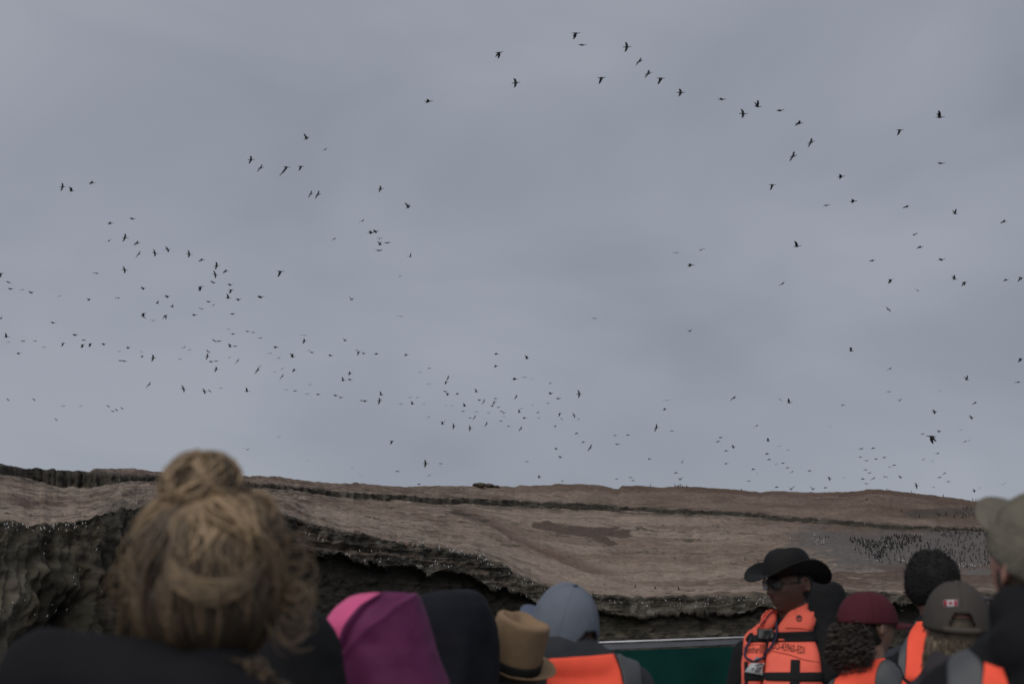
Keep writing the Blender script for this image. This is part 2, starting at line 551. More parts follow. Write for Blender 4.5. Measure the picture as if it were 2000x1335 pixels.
def flying_gull_mesh(a1, a2):
    V, F = lathe_x([(-.20, 0, .01, .003), (-.17, 0, .045, .006), (-.08, 0, .035, .035), (.02, 0, .05, .05), (.10, .005, .035, .036),
                    (.145, .015, .026, .028), (.17, .013, .01, .01), (.20, .006, .004, .004)], 6)
    wing(V, F, 1, a1, a2, .6, .55, .10)
    wing(V, F, -1, a1, a2, .6, .55, .10)
    me = new_mesh('gull', V, F)
    me.materials.append(gull_grey)
    return me


BM = {'P': cormorant_mesh(8, -8), 'U': cormorant_mesh(62, 50), 'D': cormorant_mesh(-52, -66, .12), 'F': cormorant_mesh(6, -6),
      'G': cormorant_mesh(24, -38), 'V': cormorant_mesh(42, 26), 'S': cormorant_mesh(12, -14), 'g': cormorant_mesh(30, -52),
      'GV': flying_gull_mesh(30, 6), 'GF': flying_gull_mesh(14, -14)}

WORDS = {'P': 'banking', 'U': 'with raised wings', 'D': 'with lowered wings', 'F': 'edge-on',
         'G': 'on arched wings', 'V': 'with V-shaped wings', 'S': 'on slanting wings', 'g': 'on bent wings'}
ORD = ['', '', 'second', 'third', 'fourth', 'fifth', 'sixth', 'seventh', 'eighth', 'ninth', 'tenth', 'eleventh', 'twelfth', 'thirteenth', 'fourteenth', 'fifteenth', 'sixteenth', 'seventeenth', 'eighteenth']
NUM = ['', '', 'two', 'three', 'four', 'five', 'six', 'seven', 'eight', 'nine', 'ten', 'eleven', 'twelve', 'thirteen', 'fourteen', 'fifteen', 'sixteen', 'seventeen', 'eighteen']


def number_off(items):
    """items: [object, x, what (plural), where]: a small set of look-alikes is told apart by its order from the left"""
    sets = {}
    for it in items: sets.setdefault((it[2], it[3]), []).append(it)
    for (what, wh_), v in sets.items():
        v.sort(key=lambda t: t[1])
        n = len(v)
        for k, it in enumerate(v):
            if n == 1: lab = 'the only %s %s' % (what.replace('birds', 'bird').replace('gulls', 'gull'), wh_)
            elif n > 18: lab = '%s %s' % (what.replace('birds', 'bird').replace('gulls', 'gull'), wh_)
            else:
                o_ = 'leftmost' if k == 0 else ('rightmost' if k == n - 1 else ORD[k + 1] + ' from left')
                lab = '%s of the %s %s %s' % (o_, NUM[n], what, wh_)
            if len(lab.replace('-', ' ').split()) > 15: lab = lab.replace(' of the %s' % NUM[min(n, 18)], ' of the')
            it[0]['label'] = lab


# (x, y, pose, size) of every bird on the wing, in groups by size; pose: letter + lean ( / or \ )
def L(txt, size):
    out = []
    for t in txt.split(';'):
        t = t.strip()
        if not t: continue
        a = t.split()
        out.append((float(a[0]), float(a[1]), a[2], float(a[3]) if len(a) > 3 else size))
    return out


FLY = []
FLY += L(r"""1124 65 D;1136 88 p;974 103 D\ ;1007 162 P;1174 152 D;1224 92 P;1249 120 P/;1266 144 P/;1290 153 D;1329 181 P;1409 194 p;1451 222 P;
1479 208 U;1523 216 F/;1560 241 F;1584 278 P/;1549 305 P/;836 198 F""", 17)
FLY += L(r"""1508 361 D;1614 401 F/;1321 494 G;1370 488 G/;1348 518 F 15;1556 481 U/ 16;1528 554 S/ 17;1162 622 G 12;1347 647 V 10;
1835 229 U 18;1757 254 D 15;1837 319 p 16;1642 345 F 15;1666 393 F 15;1770 404 F 13;1865 417 U 13;1960 433 F 13;1787 458 g/ 13;1796 483 F 13;
1838 507 p 14;1703 509 F 13;1739 546 D 12;1864 545 U 12;1883 551 D 12;1792 567 S\ 13;1964 547 F 12;1993 542 D 12;1735 604 P\ 12;1662 685 U 11;
1738 720 S/ 13;1993 700 D 11;1888 741 U 10;1988 746 F 10;1736 765 G 11;1757 782 V 10;1904 787 S/ 12;1646 791 G 9;1825 804 p 10;1897 815 p 9;1877 839 g/ 8;
1834 842 p 8;1802 847 F 8;1820 852 Dl 20;1885 862 S/ 9;1893 860 g 9""", 14)
FLY += L(r"""122 365 P;139 373 U;179 357 p;258 427 F;215 436 p;213 470 p/;244 464 P;267 475 p;271 496 P/;243 527 P\ ;188 534 G;302 494 P\ ;327 487 P\ ;369 496 P\ ;
393 508 p;423 519 P;440 530 p;420 536 P\ ;415 551 p\ ;391 560 D;547 530 D 15;
598 271 U/ 14;635 292 S/ 15;490 312 P 14;509 328 P/ 15;559 326 D 14;587 325 D 13;552 337 P/ 14;607 379 P/;621 380 P/ 14;743 369 P;797 405 U/ 14;
708 431 S/ 15;724 454 F 14;733 452 F;741 466 G;742 478 U/ 11;756 474 F/ 14;740 489 F/ 15;801 501 V/;653 467 g/ 11;686 585 V\ """, 12.5)
FLY += L(r"""1 534 D;16 551 p\ ;20 564 F;44 566 g/;60 571 F;116 578 S/;173 586 V;230 582 G;279 563 F;449 556 F;451 566 D;445 582 U;465 585 F;508 580 F 15;326 579 F;
307 592 V;336 599 V;407 589 F;417 596 S/;393 603 g\ ;379 615 F;454 613 F 11;299 626 G;323 616 D\ ;280 612 D\ ;281 619 S\ ;
418 665 S\ 14;427 666 F/;406 686 S\ 12;291 751 P/;358 759 P\ ;399 764 P\ ;409 763 S\ 11;482 764 U;299 699 P 12;503 723 P/ 12;508 715 g""", 10)
FLY += L(r"""1 622 V;103 630 F 10;12 658 U 10;17 668 G;45 666 F;69 666 G;86 678 g\ ;36 690 F;146 654 F 12;123 670 D;163 664 F;161 673 D;176 671 D;202 672 F;233 686 G;250 679 F;
235 704 F;242 705 F 10;276 687 G;277 697 V;15 780 S\ ;66 780 S\ ;124 793 G;158 793 g;211 793 S\ ;220 803 g\ ;227 800 S\ ;238 797 S\ ;109 819 S\ ;
446 643 g\ ;455 652 F;483 647 F;494 649 F/;508 660 F/;360 678 g/;370 683 G/;351 701 G;405 696 P;412 706 F 11;422 705 F/;449 677 U/;459 676 F;448 698 S/;464 705 P/;422 721 P;
538 678 F 10;528 690 G;545 699 G/;537 726 G/;432 758 G;594 666 P;673 665 V\ 10;603 684 S/;609 688 F;645 694 F 11;697 684 G;700 687 D;710 690 F;735 691 F;793 693 p;571 697 U/ 10;
551 720 S/ 11;574 723 p;551 735 P/;683 729 p;670 743 U;683 741 F;606 751 g/;559 761 G;576 763 F;600 769 G;621 770 F;655 772 F;665 776 F;706 782 F;713 783 F;744 771 U;741 783 P;744 780 S/;783 789 G;765 861 D;776 920 F/""", 8.6)
FLY += L(r"""838 719 F;821 727 g;875 738 P/;871 745 D;837 750 G;869 764 F;874 771 U/;893 769 F;930 765 U/;801 776 G/ 11;816 776 G/;805 789 U/;828 788 G;871 792 g;883 792 g;907 793 U/;
936 781 F;945 784 P/;904 803 F;930 804 G;954 806 G;918 816 F/;927 815 P/;837 814 S/ 9;868 823 S/;864 828 U/;886 832 P;918 836 P;950 828 P/;
969 691 F 9;1029 700 U/ 9;968 715 p 9;1005 740 F 13;1024 737 G 11;1074 749 V;1075 768 F 11;1090 778 F 10;1131 769 P 10;968 778 F;966 784 F;964 788 P/;961 793 F;973 795 F;979 803 F;984 806 F;
984 813 g;978 822 F;993 832 F;1008 775 P/;1018 798 G;1014 805 U;1024 816 p;1017 837 P/;1040 791 g;1050 806 V;1052 816 g;1070 787 S\ ;1093 807 D;1097 818 S\ ;1084 833 V;1121 811 P\ ;1129 819 V;
1126 846 F;1139 863 F;1153 874 P/ 10;1086 876 p;1094 892 p;831 905 P 12;860 905 F;839 928 S/ 10;818 945 F;1029 901 F/;1053 931 p;1098 939 F 6;1201 850 F;1226 849 F;1205 867 F 11;1268 896 F;
1204 935 F;1231 932 F;1236 938 F""", 7.6)
FLY += L(r"""1298 799 p;1433 777 S/ 16;1524 780 S\ 13;1541 786 U 10;1282 835 P/ 10;1312 841 F;1478 831 S/ 12;1407 854 F;1402 862 F;1432 872 p;1418 880 F;1500 861 U;1522 871 G;1539 879 G;
1498 886 F;1502 897 F;1515 907 V;1529 904 F;1538 913 F;1547 921 S/;1581 919 F;1332 903 V/;1418 905 F;1471 916 F;1479 925 G/;1320 923 F/;1328 936 V 13;1462 939 F;1517 951 F;1545 955 V 17;
1587 955 V\ 13;1612 952 F;1620 934 p;1648 933 g;1682 876 F;1705 875 F;1680 892 F/;1692 899 F;1711 896 F;1727 893 F;1746 908 F;1737 912 g;1690 917 F;1698 923 F;1685 935 F;1706 934 S/ 10;
1729 931 G 10;1758 931 p;1692 944 F;1804 897 G/;1821 900 G/;1831 885 F;1845 924 S/;1835 932 F;1852 940 F;1790 948 P;1823 951 F 6;1903 958 p;1914 953 V""", 8)
GULLS_FLY = L(r"""781 540 GV\ 12;782 618 GF 16;594 655 GF 16;483 878 GV 16;545 853 GF 12;601 900 GV 8;688 914 GV 10;702 926 GF 8;706 931 GV 8;1038 740 GV 10;861 911 GV 9;
1302 782 GF 15;1622 833 GF 10;1836 763 GV 11;1959 946 GV 15;1129 852 GF 9;1763 1192 GVp 9""", 10)


def where(x, y):
    if x > 900 and y < 330 and x < 1620: return 'in the long upper file', 'upper file of seabirds'
    if x > 1460 and y < 760: return 'over the ridge end', 'loose birds over the ridge end'
    if 800 < x < 1170 and 680 < y < 850: return 'in the tight low flock', 'tight flock low over the ridge'
    if x > 1620: return 'above the colony', 'flock above the colony'
    if x > 1170: return 'over the bare ridge', 'birds low over the bare ridge'
    if x < 470 and y < 545: return 'in the slanting file', 'slanting file of seabirds'
    if x >= 470 and y < 545: return 'in the high loose group', 'high loose group'
    if x < 345 and y >= 740: return 'in the lowest line', 'lowest straggling line'
    if x < 345: return 'in the long wavering line', 'wavering line of seabirds'
    if x < 620: return 'above the blonde bun', 'swarm above the blonde bun'
    return 'in the trailing string', 'string of trailing seabirds'


def bird_matrix(pose, lean, i):
    j = lambda s: random.uniform(-s, s)
    if pose == 'P': yaw, roll, pit = j(8), 64 + j(9), j(5)
    elif pose == 'p': pose, yaw, roll, pit = 'P', j(12), 34 + j(8), j(5)
    elif pose in 'UD': yaw, roll, pit = 8 + j(14), j(10), j(5)
    elif pose == 'F': yaw, roll, pit = j(18), j(7), j(4)
    elif pose in 'Gg': yaw, roll, pit = random.choice((82, 98)) + j(10), j(8), j(5)
    elif pose == 'V': yaw, roll, pit = 58 + j(14), j(8), j(6)
    elif pose == 'S': yaw, roll, pit = 0, 0, j(5)
    elif pose == 'GV': yaw, roll, pit = 75 + j(15), j(8), 0
    elif pose == 'GF': yaw, roll, pit = 82 + j(10), j(6), 0
    if lean == '/':
        if pose == 'P': yaw -= 40; roll -= 4
        elif pose == 'U': yaw -= 34
        elif pose == 'D': yaw += 26
        elif pose == 'S': yaw, roll = -62 + j(8), 32 + j(6)
        elif pose == 'F': roll += 12; pit -= 4; yaw -= 25
        else: roll -= 20
    elif lean == '\\':
        if pose == 'P': yaw += 36; roll -= 8
        elif pose == 'D': yaw -= 26
        elif pose == 'S': yaw, roll = 62 + j(8), 36 + j(6)
        else: roll += 20
    return pose, yaw, roll, pit


EULER = lambda yaw, roll, pit: (Matrix.Rotation(R(yaw), 4, 'Z') @ Matrix.Rotation(R(-pit), 4, 'Y') @ Matrix.Rotation(R(roll), 4, 'X')).to_euler()
FLY.sort(key=lambda t: -t[3])
far_v, far_f = [], []
n_fly = 0
fly_items = []
for i, (x, y, pz, size) in enumerate(FLY):
    flip = pz.endswith('l')
    pz = pz.rstrip('l')
    lean = pz[1:] if len(pz) > 1 else ''
    pose, yaw, roll, pit = bird_matrix(pz[0], lean, i)
    ext = .77 if pose in 'PUDF' else .98
    d = min(ext * FPX / size, 285.0)
    sc = (1.13 if size > 10.5 else 1.28) * size * d / FPX / ext
    p = P(x, y, d)
    if flip: yaw += 180; roll = -roll
    e = EULER(yaw, roll, pit)
    if n_fly >= 300:
        M = Matrix.Translation(p) @ e.to_matrix().to_4x4() @ Matrix.Scale(sc, 4)
        b0 = len(far_v)
        src = BM[pose]
        far_v += [M @ v.co for v in src.vertices]
        far_f += [tuple(b0 + k for k in q.vertices) for q in src.polygons]
        continue
    o = bpy.data.objects.new('flying_seabird', BM[pose])
    COL.objects.link(o)
    o.location, o.rotation_euler, o.scale = p, e, (sc, sc, sc)
    wh, gr = where(x, y)
    big = 'large ' if size >= 16 else ('' if size >= 11 else ('small ' if size >= 8.3 else 'tiny '))
    lab = ''
    if flip: lab = 'largest dark seabird low over the colony, heading left with wings down'
    if (x, y) == (836, 198): lab = 'lone dark seabird edge-on, well ahead of the upper file in empty sky'
    if (x, y) == (1162, 622): lab = 'lone dark seabird on arched wings in the empty middle sky'
    if (x, y) == (1347, 647): lab = 'lone small seabird with lifted wings in empty sky above the ridge'
    if (x, y) == (1545, 955): lab = 'dark seabird with long lifted wings, just clearing the bare skyline'
    tag(o, lab or 'dark seabird', 'bird', gr)
    if not lab: fly_items.append((o, x, '%sbirds %s' % (big or 'dark ', WORDS[pose]), wh))
    n_fly += 1
if far_v:
    tag(link('distant_seabirds', new_mesh('distant_seabirds', far_v, far_f), plume), 'the farthest tiny dark seabirds, specks low over the ridge', 'birds', kind='stuff')
for (x, y, pz, size) in GULLS_FLY:
    lean = '\\' if '\\' in pz else ''
    pose, yaw, roll, pit = bird_matrix(pz[:2], lean, 0)
    d = 120.0 if y > 1100 else 1.05 * FPX / size
    d = min(d, 270.0)
    sc = size * d / FPX / 1.05
    me_ = BM[pose]
    if y > 1100:
        me_ = me_.copy()
        me_.materials[0] = gull_white
    o = bpy.data.objects.new('flying_gull', me_)
    COL.objects.link(o)
    o.location, o.rotation_euler, o.scale = P(x, y, d), EULER(yaw, roll, pit), (sc, sc, sc)
    tag(o, 'pale gull gliding past the black cliff beside the maroon cap', 'gull', None if y > 1100 else 'grey gulls on the wing')
    if y <= 1100: fly_items.append((o, x, 'slim grey gulls', where(x, y)[0]))
number_off(fly_items)


# standing birds
def upright(prof, n=6):
    """closed upright body from (height, forward offset, rx, ry)"""
    V, F = [], []
    for (z, y, rx, ry) in prof:
        for k in range(n):
            a = 2 * math.pi * k / n
            V.append((rx * math.cos(a), y + ry * math.sin(a), z))
    m = len(prof)
    for i in range(m - 1):
        for k in range(n):
            F.append((i * n + k, i * n + (k + 1) % n, (i + 1) * n + (k + 1) % n, (i + 1) * n + k))
    F.append(tuple(range(n))[::-1])
    F.append(tuple(range((m - 1) * n, m * n)))
    return V, F


def standing_cormorant(bend):
    V, F = upright([(0.0, -.10, .03, .012), (.06, -.07, .045, .03), (.14, -.03, .08, .075), (.26, .01, .09, .085), (.36, .04, .07, .065),
                    (.43, .05, .035, .035), (.52, .04 + bend, .026, .028), (.575, .05 + bend, .032, .036), (.60, .07 + bend, .024, .03), (.61, .10 + bend, .008, .012)], 6)
    b0 = len(V)
    z = .575
    V += [(.012, .08 + bend, z), (-.012, .08 + bend, z), (0, .08 + bend, z + .018), (0, .17 + bend, z + .012)]
    F += [(b0, b0 + 1, b0 + 3), (b0 + 1, b0 + 2, b0 + 3), (b0 + 2, b0, b0 + 3), (b0, b0 + 2, b0 + 1)]
    me = new_mesh('cormorant', V, F)
    me.materials.append(plume)
    return me


def standing_gull(bend):
    V, F = upright([(0.0, .0, .012, .012), (.07, .0, .014, .014), (.09, .0, .05, .09), (.15, .01, .07, .12), (.21, .05, .065, .09), (.26, .09, .045, .05),
                    (.31, .10 + bend, .035, .038), (.345, .11 + bend, .036, .04), (.375, .11 + bend, .015, .018)], 6)
    b0 = len(V)
    V += [(.01, .14 + bend, .335), (-.01, .14 + bend, .335), (0, .14 + bend, .35), (0, .20 + bend, .332)]
    F += [(b0, b0 + 1, b0 + 3), (b0 + 1, b0 + 2, b0 + 3), (b0 + 2, b0, b0 + 3), (b0, b0 + 2, b0 + 1)]
    b0 = len(V)
    for s in (-1, 1):                                   # folded grey wings with crossing tips
        b0 = len(V)
        V += [(s * .062, .09, .21), (s * .078, .0, .20), (s * .05, -.15, .13), (s * .012, -.21, .115), (s * .07, .0, .13), (s * .04, -.02, .225)]
        F += [(b0, b0 + 1, b0 + 4), (b0 + 1, b0 + 2, b0 + 4), (b0, b0 + 5, b0 + 1), (b0 + 1, b0 + 5, b0 + 2), (b0 + 2, b0 + 5, b0 + 3), (b0 + 2, b0 + 3, b0 + 4)]
    me = new_mesh('gull', V, F)
    me.materials.append(gull_white)
    me.materials.append(gull_grey)
    for p in me.polygons[-12:]:
        p.material_index = 1
    return me


SC_M = [standing_cormorant(b) for b in (-.02, .0, .03)]
SG_M = [standing_gull(b) for b in (-.015, .0, .02)]


def inpoly(x, y, poly):
    c = False
    for (x1, y1), (x2, y2) in zip(poly, poly[1:] + poly[:1]):
        if (y1 > y) != (y2 > y) and x < (x2 - x1) * (y - y1) / (y2 - y1) + x1: c = not c
    return c


def scatter(poly, n, mind):
    xs, ys = [q[0] for q in poly], [q[1] for q in poly]
    out, t = [], 0
    while len(out) < n and t < n * 60:
        t += 1
        x, y = random.uniform(min(xs), max(xs)), random.uniform(min(ys), max(ys))
        if inpoly(x, y, poly) and all((x - a) ** 2 + ((y - b) * 1.6) ** 2 > mind * mind for a, b in out): out.append((x, y))
    return out


corm = []
def add_c(pts, lab, grp):
    for x, y in pts: corm.append((x, y, lab, grp))


add_c([(1270, 949), (1318, 949), (1326, 949), (1329.5, 949.5), (1333, 950)], 'black cormorant standing upright on the bare skyline beyond the hat', 'skyline cormorants beyond the hat')
add_c([(1342, 951)], 'lone black cormorant at the right end of the skyline cluster', None)
add_c([(1733, 957)], 'lone black cormorant standing on the rounded crest above the colony', None)
add_c([(1780, 962)], 'single black cormorant leaning on the falling skyline above the colony', None)
add_c([(1448, 957)], 'black cormorant perched on the skyline dip between the two flocks', None)
add_c([(1906, 978), (1911, 979), (1917, 979), (1921, 980), (1926, 980.5), (1901, 977), (1842, 970)], 'black cormorant on the skyline beside the khaki cap', 'skyline cormorants by the khaki cap')
add_c(scatter([(1655, 1049), (1672, 1050), (1700, 1057), (1720, 1052), (1745, 1046), (1778, 1045), (1806, 1052), (1803, 1058), (1774, 1062), (1770, 1072), (1732, 1075), (1719, 1092), (1706, 1092), (1700, 1077), (1668, 1063)], 230, 1.7),
      'black cormorant packed into the dense middle huddle of the colony', 'cormorants in the dense huddle')
add_c(scatter([(1655, 1062), (1700, 1066), (1735, 1078), (1800, 1066), (1800, 1100), (1700, 1100)], 46, 5), 'black cormorant standing apart below the dense huddle', 'cormorants below the huddle')
add_c(scatter([(1818, 1037), (1860, 1033), (1930, 1030), (1960, 1040), (1935, 1052), (1872, 1054), (1830, 1047)], 75, 3), 'black cormorant in the upper band of the colony by the khaki cap', 'cormorants in the upper band')
add_c(scatter([(1790, 1060), (1830, 1054), (1960, 1058), (1960, 1108), (1850, 1108), (1840, 1090), (1800, 1085)], 130, 4.2), 'black cormorant spaced out on the grey patch between both heads', 'cormorants on the grey patch')
add_c(scatter([(1808, 1006), (1838, 1003), (1868, 1001), (1905, 984), (1950, 984), (1950, 1014), (1870, 1013), (1830, 1009)], 62, 3.2), 'black cormorant on the dark strip just under the skyline by the khaki cap', 'cormorants under the skyline')
add_c([(1455, 1094), (1530, 1088), (1318, 1092), (1280, 1150), (1325, 1152), (1240, 1147), (1600, 1050), (1612, 1050), (1618, 1049), (1480, 1098), (1693, 976), (1761, 998), (1796, 1010), (1390, 1003)],
      'solitary dark bird standing alone on the open bare slope', 'solitary birds on the bare slope')
random.shuffle(corm)
corm.sort(key=lambda t: 0 if t[3] is None or 'skyline c' in t[3] or 'solitary' in t[3] else 1)
mv, mf = [], []
for i, (x, y, lab, grp) in enumerate(corm):
    p = on_slope(x, y)
    d = p.y
    sc = random.uniform(.72, 1.06) * (1.0 if d > 150 else .9)
    yaw = random.uniform(0, 2 * math.pi)
    tilt = random.uniform(-.12, .12)
    if i >= 300:
        M = Matrix.Translation(p - Vector((0, 0, .03))) @ Matrix.Rotation(yaw, 4, 'Z') @ Matrix.Scale(sc, 4)
        src = SC_M[i % 3]
        b0 = len(mv)
        mv += [M @ v.co for v in src.vertices]
        mf += [tuple(b0 + k for k in q.vertices) for q in src.polygons]
        continue
    o = bpy.data.objects.new('standing_cormorant', SC_M[i % 3])
    COL.objects.link(o)
    o.location, o.rotation_euler, o.scale = p - Vector((0, 0, .03)), (tilt, 0, yaw), (sc, sc, sc)
    tag(o, lab, 'cormorant', grp)
if mv:
    tag(link('cormorant_crowd', new_mesh('cormorant_crowd', mv, mf), plume), 'further black cormorants crowding the grey colony patch', 'birds', kind='stuff')

gulls = []
def add_g(pts, lab, grp):
    for x, y in pts: gulls.append((x, y, lab, grp))


def along(pts, n, up, dn):
    out = []
    for _ in range(n):
        t = random.uniform(0, len(pts) - 1.001)
        k = int(t)
        f = t - k
        out.append((pts[k][0] + (pts[k + 1][0] - pts[k][0]) * f + random.uniform(-4, 4), pts[k][1] + (pts[k + 1][1] - pts[k][1]) * f + random.uniform(-up, dn)))
    return out


add_g(along([(808, 1064), (870, 1072), (940, 1086), (950, 1096)], 46, 4, 10), 'white-breasted gull on the cliff lip above the purple hood', 'gulls above the purple hood')
add_g(along([(640, 1082), (700, 1092), (760, 1100), (820, 1103), (884, 1105)], 42, 6, 6), 'white-breasted gull on the lower black ledge behind the pink hood', 'gulls on the lower black ledge')
add_g(along([(590, 1048), (640, 1062), (700, 1075), (800, 1085)], 18, 8, 6), 'white-breasted gull on broken ledges right of the blonde hair', 'gulls on the broken ledges')
add_g(along([(950, 1098), (1000, 1122), (1050, 1145), (1090, 1152)], 22, 2, 10), 'white-breasted gull on the falling cliff lip above the tan hat', 'gulls above the tan hat')
add_g(along([(1090, 1152), (1140, 1160), (1190, 1168), (1260, 1175)], 30, 2, 14), 'white-breasted gull on the cliff lip beside the blue cap', 'gulls beside the blue cap')
add_g(along([(1260, 1172), (1340, 1173), (1420, 1170), (1500, 1168)], 52, 5, 16), 'white-breasted gull along the cliff lip above the green panel', 'gulls above the green panel')
add_g(along([(0, 1022), (40, 1030), (100, 1032), (150, 1028), (190, 1030)], 40, 6, 10), 'white-breasted gull on the lip of the nearer cliff, far left', 'gulls on the nearer cliff lip')
add_g(scatter([(0, 1050), (200, 1040), (200, 1180), (60, 1240), (0, 1240)], 20, 14), 'white-breasted gull tucked on the lobed face of the nearer cliff', 'gulls on the nearer cliff face')
add_g(scatter([(880, 1125), (1080, 1165), (1080, 1200), (940, 1165)], 9, 14), 'white-breasted gull on a dim ledge of the shaded cliff', 'gulls on the dim ledge')
add_g(scatter([(1590, 1053), (1614, 1053), (1612, 1064), (1590, 1064)], 12, 3.5), 'white gull in the small huddle left of the colony', 'small gull huddle')
add_g(scatter([(1755, 1094), (1782, 1096), (1782, 1101), (1755, 1099)], 11, 2.5), 'white gull at the lower colony edge, left of the dark curls', 'gulls left of the dark curls')
add_g(along([(1858, 1104), (1880, 1105), (1905, 1106), (1950, 1107)], 28, 3, 3), 'white gull in the row along the lower colony edge by the khaki cap', 'gull row by the khaki cap')
add_g([(1545, 1053), (1552, 1054), (1664, 1085), (1696, 1093), (1714, 1098), (1722, 1097), (1899, 1117), (1720, 1072), (1690, 1060), (1707, 1065), (1840, 1042), (1800, 1046), (1786, 1047)],
      'lone white gull among or near the black cormorants', 'scattered gulls of the colony')
pel = [(1730, 1068, 'pelican-sized pale bird crouched in the middle of the dense huddle'), (1690, 1028, 'tall pale bird with long bill on the brown slope above the huddle'),
       (1627, 1041, 'tall reddish pale bird standing alone left of the huddle'), (1592, 1047, 'pale tall bird standing over the small gull huddle')]
for i, (x, y, lab, grp) in enumerate(gulls):
    p = on_slope(x, y, (1, 2, 3, 4) if x > 250 else (3, 4, 5, 6))
    sc = random.uniform(.6, 1.0) * (1.0 if p.y > 140 else (.8 if p.y > 100 else .6))
    o = bpy.data.objects.new('standing_gull', SG_M[i % 3])
    COL.objects.link(o)
    o.location, o.rotation_euler, o.scale = p - Vector((0, 0, .02)), (0, 0, random.choice((0.6, -.6, 1.6, -1.6, 3.1)) + random.uniform(-.5, .5)), (sc, sc, sc)
    tag(o, lab, 'gull', grp)
for i, (x, y, lab) in enumerate(pel):
    p = on_slope(x, y)
    V, F = upright([(0, 0, .02, .02), (.1, 0, .03, .03), (.14, -.02, .1, .22), (.28, .02, .13, .25), (.42, .1, .1, .15), (.52, .16, .045, .05), (.68, .14, .032, .035), (.82, .15, .05, .06), (.88, .17, .03, .045)], 8)
    b0 = len(V)
    V += [(.03, .2, .82), (-.03, .2, .82), (0, .2, .86), (0, .42, .62)]
    F += [(b0, b0 + 1, b0 + 3), (b0 + 1, b0 + 2, b0 + 3), (b0 + 2, b0, b0 + 3), (b0, b0 + 2, b0 + 1)]
    o = link('pelican', new_mesh('pelican', V, F), material('pelican_plumage', ((.30, .27, .25), (.26, .22, .19), (.2, .13, .11), (.3, .28, .26))[i], var=.25, vscale=6), loc=p)
    o.rotation_euler = (R(50) if i == 0 else 0, 0, R((60, 80, -100, 90)[i]))
    o.scale = (.75,) * 3
    tag(o, lab, 'pelican')
# ---------------------------------------------------------------- people: tools
def capsule(p0, p1, r0, r1, n=14, flat=1.0):
    p0, p1 = Vector(p0), Vector(p1)
    ax = p1 - p0
    if ax.length < 1e-5: ax = Vector((0, 0, 1e-4))
    q = ax.normalized().to_track_quat('Z', 'Y')
    prof = []
    for k in range(5):
        a = -math.pi / 2 + math.pi / 2 * k / 4
        prof.append((math.sin(a) * r0, max(math.cos(a) * r0, 1e-4)))
    for k in range(1, 4):
        f = k / 4
        prof.append((ax.length * f, r0 + (r1 - r0) * f))
    for k in range(5):
        a = math.pi / 2 * k / 4
        prof.append((ax.length + math.sin(a) * r1, max(math.cos(a) * r1, 1e-4)))
    V, F = [], []
    for z, r in prof:
        for i in range(n):
            t = 2 * math.pi * i / n
            V.append(p0 + q @ Vector((r * math.cos(t), r * math.sin(t) * flat, z)))
    m = len(prof)
    for i in range(m - 1):
        for k in range(n):
            F.append((i * n + k, i * n + (k + 1) % n, (i + 1) * n + (k + 1) % n, (i + 1) * n + k))
    F.append(tuple(range(n))[::-1])
    F.append(tuple(range((m - 1) * n, m * n)))
    return V, F


def ellipsoid(c, r, n=18, rot=None):
    V, F = [], []
    c = Vector(c)
    m = n // 2 + 2
    for i in range(m):
        a = -math.pi / 2 + math.pi * (i + .02) / (m - 1 + .04)
        for k in range(n):
            t = 2 * math.pi * k / n
            v = Vector((r[0] * math.cos(a) * math.cos(t), r[1] * math.cos(a) * math.sin(t), r[2] * math.sin(a)))
            V.append(c + (rot @ v if rot else v))
    for i in range(m - 1):
        for k in range(n):
            F.append((i * n + k, i * n + (k + 1) % n, (i + 1) * n + (k + 1) % n, (i + 1) * n + k))
    F.append(tuple(range(n))[::-1])
    F.append(tuple(range((m - 1) * n, m * n)))
    return V, F


def merge(parts, M=None):
    V, F = [], []
    for v, f in parts:
        b = len(V)
        V += [M @ Vector(q) if M else Vector(q) for q in v]
        F += [tuple(b + k for k in q) for q in f]
    return V, F


def fuse(name, V, F, voxel, iters=4):
    """one continuous skin over overlapping closed shapes"""
    me = new_mesh(name, V, F)
    fix_normals(me)
    o = bpy.data.objects.new('tmp', me)
    COL.objects.link(o)
    m = o.modifiers.new('r', 'REMESH')
    m.mode = 'VOXEL'
    m.voxel_size = voxel
    s = o.modifiers.new('s', 'SMOOTH')
    s.iterations = iters
    s.factor = .5
    dg = bpy.context.evaluated_depsgraph_get()
    dg.update()
    out = bpy.data.meshes.new_from_object(o.evaluated_get(dg))
    bpy.data.objects.remove(o)
    bpy.data.meshes.remove(me)
    out.name = name
    out.polygons.foreach_set('use_smooth', [True] * len(out.polygons))
    return out


